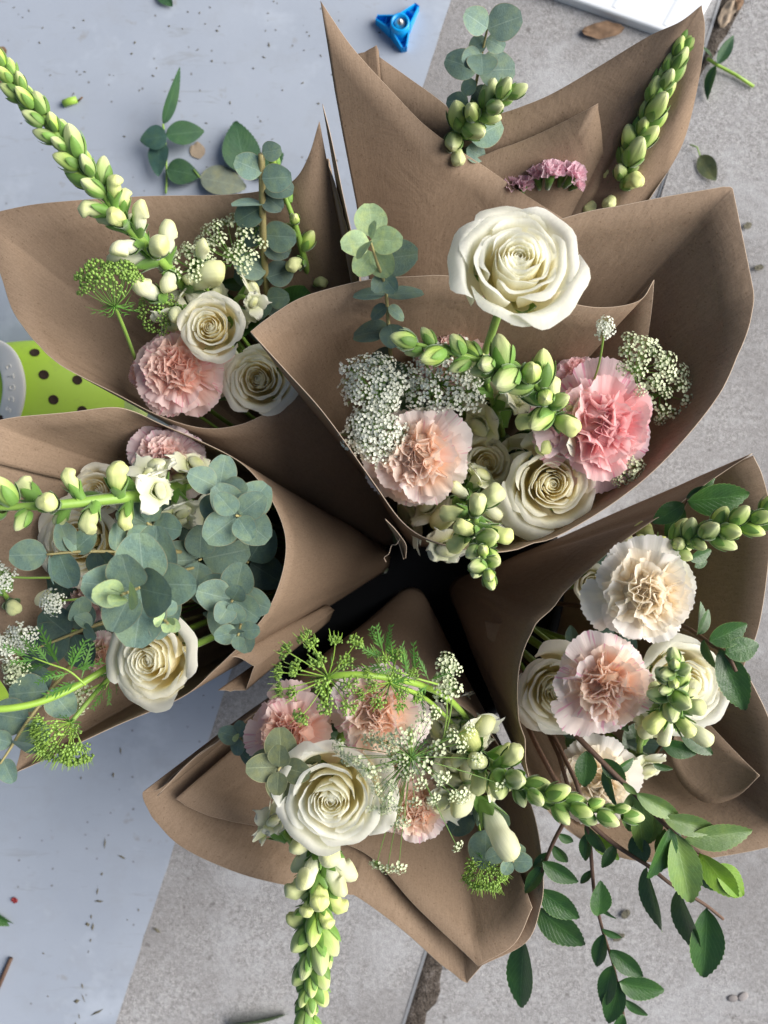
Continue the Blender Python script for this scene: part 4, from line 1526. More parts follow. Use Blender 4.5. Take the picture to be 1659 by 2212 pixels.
sp2 = thing("green_sprig", "cut green sprig with one upright leaf on the concrete", "sprig", Matrix.Translation(P(1552, 142, 0.004)))
o1_ = P(1552, 142, 0.004)
obj("stem", tube_mesh("stem", [P(1628, 187, 0.003) - o1_, P(1590, 162, 0.004) - o1_, P(1552, 142, 0.006) - o1_, P(1528, 126, 0.008) - o1_], 0.0017, 7), M['stem_bright'], sp2)
leaf_px(sp2, 'rose', 'rose_leaf', (1549, 138, 0.008), (1586, 76, 0.02), 15, 0.75)
leaf_px(sp2, 'twig', 'twig_leaf', (1545, 142, 0.006), (1524, 212, 0.006), 55, 0.8)
leaf_px(sp2, 'twig', 'twig_leaf', (1540, 130, 0.008), (1516, 96, 0.012), 40, 0.8)

def stub(label, a, b, r, mat='stem_bright', name="stem_offcut", cat="stem offcut", seg=1):
    pa, pb = P(*a), P(*b)
    t = obj(name, tube_mesh(name, [pa - pa, (pb - pa) * 0.5 + Vector((0, 0, r * 0.15)), pb - pa], [r, r * 1.03, r * 0.94], 10), M[mat])
    t.matrix_basis = Matrix.Translation(pa)
    return tag(t, label, cat)
stub("short chopped green stem piece on the painted floor", (137, 224, 0.004), (166, 215, 0.004), 0.0036)
stub("thin brown thorny twig at the painted floor's rim", (-10, 2148, 0.003), (24, 2070, 0.004), 0.0022, 'wood', "bare_twig", "twig")
stub("tiny curled brown scrap beside the chopped green stem", (168, 219, 0.003), (178, 210, 0.006), 0.0009, 'dry', "brown_scrap", "scrap")

def crumple(label, u, v, lu, lv, ang, mat, seed, name="dry_leaf", cat="dry leaf", h=0.006):
    rng = random.Random(seed)
    L, Wd = PX(lu, 0) / 2, PX(lv, 0) / 2
    sd = rng.uniform(0, 40)
    def fn(a, b):
        s, q = a * 2 - 1, b * 2 - 1
        edge_ = 1 + 0.3 * noise.noise(Vector((s * 2 + sd, q * 2, 0)))
        wd = math.sqrt(max(0.0, 1 - q * q)) * edge_
        x = q * L
        y = s * Wd * wd
        z = 0.0022 + h * (0.5 + 0.5 * noise.noise(Vector((s * 1.6 + sd, q * 2.4, 3)))) * (1 - 0.3 * abs(s))
        return Vector((x, y, z))
    o = obj(name, grid(name, fn, 10, 14), M[mat])
    o.matrix_basis = Matrix.Translation(P(u, v, 0)) @ Matrix.Rotation(rad(ang), 4, 'Z')
    return tag(o, label, cat)
crumple("crumpled brown dry leaf on concrete below the white box", 1300, 70, 92, 34, 4, 'dry', 1)
crumple("tan curled dry leaf in the soil joint by the sprig", 1566, 36, 66, 30, 62, 'dry_pale', 2, h=0.010)
crumple("small dark dry leaf crumb beside the white box corner", 1586, 18, 40, 22, 40, 'dry', 3)
crumple("round dried tan petal on the paint near the leaf spray", 428, 328, 34, 34, 10, 'dry_pale', 4, "dried_petal", "petal", 0.0012)
crumple("round brown petal at the rim of the painted floor", 3, 116, 30, 26, 10, 'dry', 5, "dried_petal", "petal", 0.002)
crumple("half-hidden brown petal behind the arching snapdragon tip", 2, 178, 26, 26, 10, 'dry', 6, "dried_petal", "petal", 0.002)
crumple("tiny bright red petal scrap on the painted floor", 34, 1942, 15, 12, -30, 'red_bit', 7, "petal_scrap", "petal", 0.002)
crumple("dark dry speck of leaf on the concrete near the wilted olive leaf", 1612, 490, 20, 14, 30, 'bit', 8, "leaf_crumb", "crumb", 0.003)
crumple("brown leaf crumb on concrete beside the paper's straight edge", 1636, 580, 22, 12, 10, 'bit', 9, "leaf_crumb", "crumb", 0.003)
crumple("dark brown crumb between the trailing leafy twigs", 1350, 1972, 24, 16, 50, 'bit', 10, "leaf_crumb", "crumb", 0.0018)
crumple("ragged brown crumb beside the middle trailing twig", 1335, 2022, 30, 12, 30, 'bit', 11, "leaf_crumb", "crumb", 0.0018)
for k, (u, v, s1, s2) in enumerate([(1582, 2156, 24, 16), (1604, 2152, 26, 18)]):
    me = lathe("pebble", [(0.0, 0.0), (0.8, 0.05), (1.0, 0.4), (0.75, 0.85), (0.0, 1.0)], 10)
    o = obj("pebble", me, M['pebble'])
    o.matrix_basis = Matrix.Translation(P(u, v, 0)) @ Matrix.Rotation(0.6 * k, 4, 'Z') @ Matrix.Diagonal((PX(s1, 0) / 2, PX(s2, 0) / 2, 0.0018, 1))
    tag(o, ("darker flat pebble" if k == 0 else "pale smooth pebble") + " set in the concrete near the twig tips", "pebble")

# tiny specks and cuttings nobody could count
rngs = random.Random(8)
S_ = Soup()
def speck(u, v, lpx, wpx, ang):
    c = P(u, v, 0)
    z = 0.0017
    d = Vector((math.cos(ang), math.sin(ang), 0))
    s = Vector((-d.y, d.x, 0))
    L, Wd = PX(lpx, 0) / 2, PX(wpx, 0) / 2
    c.z = z
    h = min(0.0015, Wd * 0.8)
    top = c + Vector((0, 0, h))
    S_.add([c - d * L, c - s * Wd + d * L * 0.3, c + d * L * rngs.uniform(0.7, 1.2), c + s * Wd - d * L * 0.2, top], [(0, 1, 4), (1, 2, 4), (2, 3, 4), (3, 0, 4)])
# dashed line of trodden cuttings
for k in range(26):
    f = k / 25
    u, v = lerp(268, 168, f ** 1.0) + rngs.uniform(-3, 3), lerp(1575, 2210, f)
    if rngs.random() < 0.62:
        speck(u + rngs.uniform(-4, 4), v + rngs.uniform(-9, 9), rngs.uniform(6, 24), rngs.uniform(2.5, 6), rad(98) + rngs.uniform(-.3, .3))
for k in range(150):
    u, v = rngs.uniform(-20, 960), rngs.uniform(-20, 2230)
    if u > 975 - 0.328 * v - 12:
        continue
    speck(u, v, rngs.uniform(3, 9), rngs.uniform(2, 5), rngs.uniform(0, 3.1))
for k in range(60):
    u, v = rngs.gauss(470, 220), rngs.gauss(130, 110)
    if u > 975 - 0.328 * v - 12:
        continue
    speck(u, v, rngs.uniform(3, 11), rngs.uniform(2, 6), rngs.uniform(0, 3.1))
for (u, v, l, w_, a) in [(215, 1945, 22, 6, 0), (265, 1850, 24, 5, -.4), (340, 2008, 22, 8, -.5), (167, 2160, 12, 14, 1.5), (210, 2185, 30, 6, .5), (395, 1690, 8, 8, 0), (190, 1995, 10, 10, 0), (380, 1668, 26, 9, 0.0)]:
    speck(u, v, l, w_, a)
o = stuff(obj("floor_litter", S_.mesh("floor_litter", False), M['bit']))
tag(o, "tiny dark plant specks scattered over the painted floor", "litter")
# soil crumbs in the joint
S_ = Soup()
for k in range(420):
    s_ = rngs.uniform(-0.05, 1.25)
    p = j0 + jd * s_ + jn * abs(rngs.gauss(0.012, 0.008))
    vv = 1106 - p.y / CAM_H * FPX
    if 150 < vv < 1950:
        continue
    r = rngs.uniform(0.0005, 0.0017)
    p.z = r * 0.6 + 0.001
    vs = [p + Vector(q) * r * rngs.uniform(.7, 1.3) for q in ((1, 0, 0), (0, 1, 0), (-1, 0, 0), (0, -1, 0), (0, 0, 1), (0, 0, -1))]
    S_.add(vs, [(0, 1, 4), (1, 2, 4), (2, 3, 4), (3, 0, 4), (1, 0, 5), (2, 1, 5), (3, 2, 5), (0, 3, 5)])
o = stuff(obj("soil_crumbs", S_.mesh("soil_crumbs", False), M['soil']))
tag(o, "loose dark soil crumbs along the joint between slabs", "soil")

# ------------------------------------------------------------------ wraps
ZR = 0.02
ROOT = {'A': P(905, 1150, ZR), 'B': P(905, 1060, ZR), 'C': P(832, 1145, ZR), 'D': P(808, 1208, ZR), 'E': P(888, 1302, ZR), 'F': P(1004, 1278, ZR)}
RB = 0.016

def wrap(key, label):
    return thing("paper_wrap", label, "paper wrap", Matrix.Identity(4))

RIM_A = [(1080, 520, .322), (1250, 463, .325), (1400, 432, .326), (1565, 402, .326, 1), (1583, 408, .325, 1), (1606, 520, .318), (1628, 628, .312, 1), (1627, 672, .31), (1600, 765, .305), (1540, 872, .302), (1440, 990, .300), (1340, 1076, .300), (1220, 1150, .300), (1130, 1183, .300), (1050, 1192, .302), (940, 1170, .304), (870, 1128, .306), (800, 1032, .31), (700, 893, .315), (620, 803, .320), (541, 716, .325, 1), (580, 685, .322), (640, 648, .320), (700, 627, .318), (800, 604, .315), (900, 597, .313), (970, 596, .310), (1080, 615, .305), (1215, 652, .300), (1300, 665, .298), (1380, 650, .298), (1413, 605, .300, 1), (1406, 680, .285), (1388, 800, .255)]
RIM_B = [(692, 2, .300, 1), (760, 100, .285), (850, 200, .270), (930, 280, .255), (1050, 362, .235), (1165, 440, .220), (1280, 500, .210), (1360, 480, .215), (1420, 405, .230), (1475, 310, .250), (1508, 180, .280), (1522, 70, .295), (1515, 10, .300, 1), (1470, 45, .295), (1400, 78, .285), (1290, 145, .270), (1180, 208, .258), (1080, 245, .250), (1010, 270, .245, 1), (949, 215, .250), (880, 165, .258), (820, 122, .265, 1), (814, 97, .270, 1), (778, 118, .266, 1), (765, 200, .255)]
RIM_C = [(697, 225, .300, 1), (716, 300, .290), (741, 420, .275), (763, 520, .262), (776, 600, .255), (760, 700, .250), (720, 790, .250), (650, 850, .250), (590, 885, .252), (520, 917, .255), (440, 925, .258), (350, 900, .260), (250, 850, .262), (130, 788, .265), (80, 740, .267), (30, 675, .270), (4, 600, .272), (-22, 530, .275), (-42, 470, .278, 1), (0, 456, .275), (100, 438, .270), (300, 424, .262), (500, 420, .262), (600, 405, .268), (640, 385, .275), (668, 335, .284), (690, 262, .294)]
RIM_D = [(-70, 985, .300), (-40, 925, .298), (0, 905, .295), (150, 890, .290), (240, 880, .286), (290, 890, .282), (350, 918, .280), (430, 953, .278), (520, 1000, .275), (575, 1060, .275), (610, 1130, .276), (618, 1190, .277), (603, 1260, .278), (570, 1330, .279), (510, 1400, .280), (460, 1450, .280), (390, 1508, .280), (250, 1568, .280), (100, 1640, .285), (33, 1670, .288, 1), (46, 1600, .285), (20, 1500, .282), (-40, 1400, .282), (-70, 1200, .290), (-72, 1010, .296), (-50, 950, .294), (0, 915, .288), (90, 905, .282)]
RIM_E = [(340, 1720, .272, 1), (400, 1655, .268), (460, 1605, .265), (560, 1535, .262), (640, 1497, .260), (760, 1468, .260), (850, 1472, .260), (915, 1489, .260), (975, 1511, .260), (1040, 1562, .258), (1090, 1630, .255), (1140, 1720, .250), (1163, 1800, .250), (1173, 1900, .250), (1166, 1960, .250), (1135, 2035, .250), (1040, 2085, .250, 1), (1008, 2122, .247, 1), (960, 2090, .246), (870, 2010, .245), (775, 1940, .245), (740, 1930, .246), (600, 1908, .252), (500, 1880, .255), (390, 1828, .260), (330, 1765, .266), (308, 1714, .270), (345, 1705, .264), (420, 1640, .256), (510, 1575, .250)]
RIM_F = [(1625, 980, .310, 1), (1560, 1022, .300), (1450, 1098, .295), (1330, 1182, .290), (1230, 1270, .288), (1160, 1350, .288), (1127, 1420, .288), (1118, 1500, .286), (1127, 1600, .280), (1152, 1700, .270), (1200, 1770, .262), (1270, 1822, .256), (1350, 1855, .252), (1450, 1862, .250), (1600, 1842, .250), (1720, 1815, .250, 1), (1692, 1640, .252), (1659, 1547, .255), (1634, 1494, .258), (1606, 1441, .262, 1), (1638, 1355, .270), (1659, 1220, .280), (1662, 1100, .290), (1648, 1030, .302), (1627, 984, .309)]

wA = wrap('A', "brown kraft paper wrap around the bouquet with the tallest white rose")
sheet("outer_sheet", RIM_A, ROOT['A'], RB, wA, shrink=0.15, seed=1, centre=P(1130, 850, .3))
wB = wrap('B', "brown kraft paper wrap with two tall points around the pink statice")
sheet("outer_sheet", RIM_B, ROOT['B'], RB, wB, seed=2, centre=P(1180, 300, .25))
sheet("inner_sheet", [(960, 372, .232), (1000, 352, .236), (1150, 295, .246), (1290, 226, .264, 1), (1300, 300, .245), (1304, 410, .212)], ROOT['B'], RB * 0.8, wB, seed=3, centre=P(1180, 380, .25))
wC = wrap('C', "brown kraft paper wrap resting over the lime clog, one side rising to a point")
sheet("outer_sheet", RIM_C, ROOT['C'], RB, wC, seed=4, centre=P(430, 650, .26))
sheet("inner_sheet", [(683, 326, .262, 1), (706, 350, .268), (735, 440, .262), (757, 530, .252)], ROOT['C'], RB * 0.85, wC, seed=5, centre=P(430, 650, .26))
wD = wrap('D', "brown kraft paper wrap holding the eucalyptus-filled bouquet")
sheet("outer_sheet", RIM_D, ROOT['D'], RB, wD, seed=6, centre=P(300, 1260, .27))
sheet("loose_flap", [(440, 1466, .270), (500, 1420, .272), (548, 1440, .262, 1), (530, 1492, .262, 1), (470, 1492, .268)], ROOT['D'], RB * 1.1, wD, seed=7, centre=P(400, 1350, .26), t0=0.5, nt=8)
wE = wrap('E', "brown kraft paper wrap with a broad curved lip under the lacy white umbel")
sheet("outer_sheet", RIM_E, ROOT['E'], RB, wE, shrink=0.12, seed=8, centre=P(740, 1760, .26))
sheet("inner_sheet", [(380, 1726, .262, 1), (440, 1758, .250), (510, 1776, .240), (590, 1790, .234), (700, 1810, .226), (800, 1850, .226), (900, 1960, .240), (1032, 2086, .254, 1), (1110, 2040, .254), (1150, 1960, .250)], ROOT['E'], RB * 0.8, wE, seed=9, centre=P(740, 1720, .26))
wF = wrap('F', "brown kraft paper wrap holding the cream carnation and trailing serrated twigs")
sheet("outer_sheet", RIM_F, ROOT['F'], RB, wF, seed=10, centre=P(1400, 1480, .27))
def flap(parent, name, A_, B_, sag=-0.006):
    ca, cb = cr([P(*p) for p in A_], 4), cr([P(*p) for p in B_], 4)
    n = len(ca)
    vs, fs, uv = [], [], []
    for i in range(n):
        for k in range(7):
            f = k / 6
            vs.append(ca[i].lerp(cb[i], f) + Vector((0, 0, sag * math.sin(math.pi * f) * (i / (n - 1)))))
            uv.append((f * 0.3, i / (n - 1) * 0.3))
    for i in range(n - 1):
        for k in range(6):
            a = i * 7 + k
            fs.append((a, a + 1, a + 8, a + 7))
    o = obj(name, new_mesh(name, vs, fs, uv, mats=2), [M['paper'], M['paper_edge']], parent)
    md = o.modifiers.new("thickness", 'SOLIDIFY')
    md.thickness = 0.0005
    md.material_offset_rim = 1
flap(wF, "curled_corner", [(1640, 1676, .250), (1590, 1722, .238), (1531, 1736, .228), (1482, 1706, .222), (1455, 1662, .219), (1452, 1620, .219), (1462, 1570, .216)],
     [(1640, 1675, .250), (1612, 1648, .243), (1585, 1620, .238), (1562, 1596, .234), (1540, 1573, .230), (1518, 1550, .226), (1490, 1520, .220)])
# torn tab hanging from the front rim, with a paper thread
flap(wA, "torn_tab", [(832, 1120, .307), (846, 1146, .300), (860, 1172, .292), (871, 1208, .284)], [(852, 1140, .3065), (866, 1158, .303), (878, 1178, .298), (877, 1206, .286)], -0.008)
obj("paper_thread", tube_mesh("paper_thread", cr([P(866, 1160, .300), P(856, 1176, .296), P(846, 1178, .292), P(840, 1196, .288), P(830, 1204, .286), P(834, 1214, .284)], 5), 0.0003, 5), M['paper_edge'], wA)
flap(wF, "torn_tab", [(1052, 1378, .215), (1070, 1390, .222), (1090, 1380, .226), (1104, 1362, .228)], [(1046, 1340, .205), (1062, 1345, .212), (1080, 1345, .22), (1098, 1335, .226)], 0.004)

# ------------------------------------------------------------------ bouquet A (tallest rose)
ra, rb_, rc, rd, re, rf = (ROOT[k] for k in 'ABCDEF')
rose(1122, 556, .385, 156, (0.03, -0.20), "tallest open white rose standing above its paper rim", ra, 12, 29, 0.4, squash=1.12)
rose(1195, 1046, .290, 122, (-0.02, 0.10), "open white rose tucked between the pink carnation and the paper rim", ra, 2, 28, 2.2, 'rose_cream')
rose(1052, 1000, .255, 62, (0.1, 0.0), "small cream rosebud deep between the peach carnation and open rose", ra, 3, 22, 0.3, 'rose_cream')
carnation(900, 984, .308, 118, (-0.12, 0.04), "peach carnation with pale guard petals beside the white lace flowers", ra, 1, 'peach')
carnation(1312, 915, .310, 136, (0.05, 0.02), "large bright pink carnation in the wrap of the tallest rose", ra, 2, 'pink')
carnation(980, 745, .262, 92, (0.0, -0.25), "dusky peach carnation half hidden behind the bent snapdragon spike", ra, 3, 'lilac')
carnation(1252, 806, .265, 52, (0.0, -0.2), "pale pink carnation edge showing behind the bright pink one", ra, 4, 'pink')
snapdragon([(1200, 985, .24), (1186, 880, .315), (1150, 822, .333), (1085, 795, .342), (1000, 768, .352), (893, 742, .358)], "green snapdragon spike bent sideways below the tallest rose", ra, 27, 104, 54, 0.20, (0.24, 0.24, 0.40), (62, 40), 1, 0.0032, az0=0.6)
snapdragon([(1005, 1035, .235), (1022, 1110, .30), (1040, 1185, .345), (1052, 1245, .385)], "fat snapdragon spike leaning over the front paper rim", ra, 24, 108, 40, 0.08, (0.16, 0.28, 0.62), (74, 30), 2, 0.0032, az0=1.2)
snapdragon([(1090, 960, .20), (1075, 900, .24), (1058, 850, .272), (1050, 815, .285)], "white open snapdragon florets between lace flower and open rose", ra, 6, 110, 80, 0.1, (0.8, 0.9, 1.0), (70, 40), 3, 0.0028)
snapdragon([(960, 1090, .20), (955, 1120, .24), (962, 1150, .262)], "pale snapdragon floret under the fat green spike", ra, 4, 120, 100, 0.1, (1.0, 1.0, 1.0), (75, 50), 4, 0.0028, az0=2.0)
umbel("dense white lace flower head against the paper beside the pale-tipped eucalyptus", 806, 842, .292, (0.0, -0.15), 56, ra, 24, 'white', 0.0066, 68, seed=1, bracts=6)
umbel("dense white lace flower head pressed between the paper and the peach carnation", 814, 936, .292, (-0.02, 0.06), 54, ra, 24, 'white', 0.0066, 68, seed=2, bracts=6)
umbel("wide white lace flower head between peach carnation and bent snapdragon", 950, 830, .282, (0.05, -0.05), 78, ra, 28, 'white', 0.0064, 74, seed=3, bracts=6)
umbel("small green and white lace cluster on a long stalk before the inner paper", 1306, 712, .330, (0.0, 0.0), 12, ra, 5, 'white', 0.0042, 60, seed=4, bracts=0, stem_via=[(1250, 900, .24), (1290, 800, .30)], stem_r=0.0007)
umbel("drooping white-green lace head between the inner paper flap and pink carnation", 1372, 800, .290, (0.30, -0.35), 58, ra, 13, 'cream', 0.0056, 70, seed=5, bracts=5)
umbel("greenish seedy lace head against the paper wall beside the bright pink carnation", 1428, 850, .262, (0.2, 0.1), 62, ra, 15, 'cream', 0.0052, 75, seed=6, bracts=5)
umbel("little lace tuft below the bright pink carnation at the rim", 1345, 1015, .280, (0.0, 0.1), 30, ra, 8, 'cream', 0.0052, 70, seed=7, bracts=3)
eucalyptus("upright eucalyptus sprig with pale green tip beside the tallest rose",
    [(850, 850, .26), (845, 780, .28), (838, 690, .305), (832, 620, .325), (812, 560, .345), (800, 520, .355)],
    [(800, 520, 776, 560, .357, .006, 50, 'euc_young', .7), (800, 515, 812, 478, .358, .008, -35, 'euc_young', .6),
     (802, 518, 870, 522, .350, .004, 10, 'euc_young'), (798, 522, 736, 530, .350, .004, -8, 'euc_young'),
     (804, 512, 797, 440, .346, -.002, 5, 'euc_young', 1.1), (806, 540, 842, 596, .340, -.004, 20, 'euc_young'),
     (806, 545, 768, 592, .340, -.004, -20, 'euc_young'), (815, 560, 902, 548, .335, -.004, 42, 'euc'),
     (828, 598, 855, 632, .330, 0, 20), (828, 598, 806, 630, .330, 0, -25), (832, 636, 764, 640, .318, -.004, 48), (834, 638, 914, 634, .318, -.004, -50),
     (836, 662, 802, 688, .314, -.006, 30), (838, 664, 872, 690, .314, -.006, -35), (842, 712, 764, 728, .300, -.006, 40), (843, 700, 852, 752, .304, .004, 5),
     (845, 720, 905, 758, .296, -.006, -30), (847, 770, 800, 775, .285, -.01, 30, 'euc_dark'), (848, 780, 868, 830, .282, -.006, 15, 'euc_dark'), (848, 800, 816, 838, .275, -.006, 10, 'euc_dark')], ra)

# ------------------------------------------------------------------ bouquet B (statice)
eucalyptus("tall eucalyptus sprig above the pink statice wrap, tip over concrete",
    [(985, 330, .20), (1010, 250, .25), (1027, 185, .275), (1040, 120, .295), (1053, 60, .31)],
    [(1053, 62, 1003, 28, .312, .006, -14), (1053, 62, 1127, 36, .312, .004, 16), (1050, 84, 1014, 108, .302, -.004, -20), (1051, 84, 1090, 104, .302, -.004, 26),
     (1044, 118, 1000, 138, .298, .004, -10), (1040, 116, 1042, 162, .300, .006, 0, None, 1.25), (1032, 152, 962, 128, .286, -.002, -8), (1033, 154, 1112, 150, .286, -.002, 8),
     (1028, 176, 998, 200, .280, -.008, -20), (1025, 188, 1050, 226, .275, -.008, 12, 'euc_dark'), (1012, 225, 965, 218, .262, -.004, -15), (1010, 235, 968, 248, .262, -.004, 10, 'euc_dark'),
     (1015, 300, 1084, 268, .248, -.002, 10), (1008, 320, 1046, 340, .242, -.006, 14, 'euc'), (1005, 318, 1025, 350, .238, -.006, 10, 'euc_dark')], rb_)
snapdragon([(955, 345, .20), (978, 300, .238), (1020, 258, .262), (1062, 226, .278), (1098, 200, .288)], "stubby green snapdragon spike in front of the statice wrap's eucalyptus", rb_, 20, 84, 54, 0.02, (0.0, 0.0, 0.42), (64, 26), 5, 0.0030, az0=0.4)
snapdragon([(1295, 500, .17), (1330, 420, .215), (1370, 320, .243), (1410, 235, .262), (1444, 165, .276), (1474, 96, .285)], "tall straight green snapdragon spike against the paper point near the white box", rb_, 34, 76, 50, 0.10, (0.0, 0.10, 0.36), (48, 14), 6, 0.0030, az0=0.2, power=0.9)
umbel_b = None
eucalyptus("eucalyptus leaves low beside the tall straight snapdragon", [(1290, 520, .16), (1300, 430, .19), (1296, 400, .2)], [(1300, 440, 1290, 392, .205, .0, 10, 'euc_dark'), (1304, 432, 1322, 396, .2, 0, 20, 'euc_dark'), (1296, 400, 1326, 332, .21, .0, 40, 'euc_dark', .6)], rb_, 'euc_dark')

def statice(label, pts, heads, root):
    t, W = branch("statice_stem", label, "statice", pts, root, 'stem', 0.0016, 0.0014)
    o = t.matrix_basis.translation
    rng = random.Random(44)
    for (u, v, z, px, tl) in heads:
        c = P(u, v, z) - o
        s = PX(px, z)
        ax = axis_of(tl)
        T = frame(c, ax, rng.uniform(0, 6), s)
        fl = obj("flower_cup", tube_mesh("flower_cup", [Vector((0, 0, -0.5)), Vector((0, 0, -0.1)), Vector((0, 0, 0.2))], [0.10, 0.17, 0.22], 8), M['calyx'], t)
        fl.matrix_basis = T
        for k in range(11):
            a = k * 2.4
            pit = rad(8 + 42 * (k / 11))
            obj("petal", rng.choice(CPET['inner']), M['statice'], fl).matrix_basis = Matrix.Rotation(a, 4, 'Z') @ Matrix.Rotation(-pit, 4, 'X') @ Matrix.Scale(0.85, 4)
    for (a, b, m, wd) in [((1190, 440, .19), (1160, 412, .215), 'twig_leaf', .8), ((1195, 445, .19), (1232, 404, .215), 'twig_pale', .9), ((1190, 445, .19), (1196, 400, .22), 'twig_pale', .8), ((1180, 442, .18), (1142, 430, .2), 'twig_leaf', 1.0), ((1200, 440, .18), (1250, 425, .205), 'twig_pale', .8), ((1185, 450, .19), (1176, 404, .215), 'twig_leaf', .9)]:
        leaf_px(t, 'twig', m, a, b, 20, wd, "bract")
    return t
statice("pink papery statice sprig inside the two-pointed wrap", [(1180, 520, .14), (1190, 450, .19), (1195, 410, .21)],
    [(1163, 388, .228, 50, (-0.3, -0.6)), (1188, 384, .236, 58, (0, -0.5)), (1214, 380, .232, 50, (0.1, -0.7)), (1234, 386, .236, 54, (0.5, -0.4)), (1128, 408, .222, 46, (0.1, -0.5)), (1104, 404, .220, 42, (-0.3, -0.3)), (1242, 402, .226, 34, (0.7, -0.2))], rb_)
carnation(1196, 462, .20, 36, (0, -0.2), "peach carnation glimpsed just above the tallest rose", rb_, 7, 'peach')

# ------------------------------------------------------------------ bouquet C (over the clog)
rose(452, 705, .290, 84, (-0.04, 0.02), "small cream rose touching the salmon carnation by the clog", rc, 3, 25, 1.1, 'rose_cream')
rose(556, 818, .262, 88, (-0.02, 0.06), "cream rose partly covered by the overhanging paper corner", rc, 4, 27, 0.2, 'rose_cream')
rose(470, 790, .245, 66, (-0.05, 0.3), "cream rose petals below the two cream roses near the clog", rc, 3, 22, 4.1, 'rose_cream')
carnation(372, 792, .275, 104, (-0.08, 0.06), "ruffled salmon pink carnation above the clog toe", rc, 11, 'salmon', dense=1.25, guards=10)
carnation(302, 806, .245, 42, (-0.35, 0.05), "small dusky salmon carnation pressed to the paper near the clog", rc, 12, 'salmon', guards=7)
carnation(628, 600, .205, 56, (0, 0), "shadowed peach carnation low behind the cut eucalyptus", rc, 13, 'peach')
snapdragon([(415, 640, .235), (370, 585, .272), (318, 535, .295), (262, 472, .312), (210, 395, .325), (140, 312, .336), (70, 228, .345), (20, 165, .350), (-8, 128, .352)], "long arching snapdragon spike reaching out over the painted floor", rc, 42, 106, 38, 0.08, (0.0, 0.40, 0.52), (62, 18), 7, 0.0036, az0=1.0, power=0.68)
snapdragon([(440, 640, .21), (430, 600, .25), (428, 565, .27)], "cream snapdragon floret amid brownish lace by the arching spike", rc, 3, 78, 66, 0.2, (0.5, 1.0, 1.0), (40, 20), 8, 0.0026, az0=4.0)
snapdragon([(420, 690, .23), (385, 665, .262), (350, 650, .275)], "cream snapdragon blooms just above the small cream rose", rc, 4, 90, 80, 0.2, (0.7, 1.0, 1.0), (60, 35), 9, 0.0026, az0=0.5)
snapdragon([(500, 660, .21), (520, 640, .24), (540, 650, .25)], "pale snapdragon floret behind the small cream rose", rc, 3, 80, 70, 0.2, (1.0, 1.0, 1.0), (60, 40), 10, 0.0024, az0=1.5)
snapdragon([(672, 620, .20), (655, 550, .235), (636, 480, .26), (612, 415, .275), (592, 362, .285)], "sparse snapdragon stem beside the cut eucalyptus branch", rc, 9, 66, 38, 0.06, (0.0, 0.0, 0.30), (46, 30), 11, 0.0026, az0=0.8)
eucalyptus("blunt-cut eucalyptus branch with dark paired leaves",
    [(580, 720, .19), (577, 640, .22), (570, 540, .25), (567, 440, .275), (565, 332, .298)],
    [(566, 330, 608, 322, .300, .002, 35), (566, 372, 507, 346, .292, .002, -12), (566, 386, 630, 382, .290, .004, 30), (568, 395, 634, 412, .282, -.004, -8, 'euc_dark'),
     (568, 440, 500, 444, .276, .004, 52), (568, 446, 510, 480, .270, -.004, -5, 'euc_dark'), (568, 420, 610, 452, .278, -.004, 12, 'euc_dark'),
     (571, 508, 640, 512, .258, .004, 38), (570, 520, 626, 548, .252, -.004, 5, 'euc_dark'), (570, 500, 520, 520, .256, -.006, 0, 'euc_dark'),
     (574, 590, 506, 562, .240, .006, 8), (575, 596, 506, 590, .234, -.004, -5, 'euc_dark'), (576, 600, 632, 582, .236, -.004, 10, 'euc_dark'),
     (577, 640, 545, 690, .222, .0, 10, 'euc_dark'), (577, 645, 625, 640, .226, .004, 30, 'euc'), (578, 650, 610, 680, .22, -.004, 0, 'euc_dark'), (580, 720, 540, 700, .21, 0, 0, 'euc_dark')], rc, r0=0.0026, r1=0.0023)
umbel("green lace umbel fanning sideways before the paper", 248, 662, .295, (0.02, -1.3), 62, rc, 16, 'green', 0.0058, 52, seed=11, bracts=10, blen=0.8, stem_via=[(292, 775, .25), (272, 720, .275)], stem_r=0.0013, hairy=False)
umbel("brownish-white lace sprays between arching snapdragon and eucalyptus", 510, 560, .245, (0.0, -1.0), 78, rc, 22, 'cream', 0.0056, 80, seed=12, bracts=4)
umbel("little cream lace tufts over the cream snapdragon floret", 415, 580, .262, (-0.2, -0.4), 44, rc, 10, 'cream', 0.0054, 75, seed=13, bracts=3)
umbel("green lace tufts under the arching snapdragon near the salmon carnation", 350, 680, .262, (-0.2, 0.0), 40, rc, 9, 'green', 0.0050, 80, seed=14, bracts=3)

# ------------------------------------------------------------------ bouquet D (eucalyptus)
rose(165, 1170, .275, 108, (-0.05, -0.05), "cream rose mostly hidden under eucalyptus leaves and snapdragon buds", rd, 5, 27, 0.9, 'rose_cream')
rose(318, 1428, .318, 118, (-0.28, -0.02), "open cream rose below the big round eucalyptus leaves", rd, 6, 28, 2.6, 'rose_cream')
rose(205, 1060, .262, 70, (0, -0.2), "white rose petals rising behind the thick-stemmed snapdragon", rd, 4, 22, 3.0, 'rose_cream')
carnation(352, 985, .272, 84, (0.0, -0.15), "lilac-peach carnation at the rim of the eucalyptus wrap below the cream roses", rd, 21, 'lilac', dense=1.2)
carnation(192, 1290, .255, 62, (0, 0), "lilac-pink carnation buried among dark eucalyptus leaves", rd, 22, 'lilac')
carnation(212, 1420, .25, 50, (0, 0), "blush carnation edge beside the open cream rose", rd, 23, 'blush')
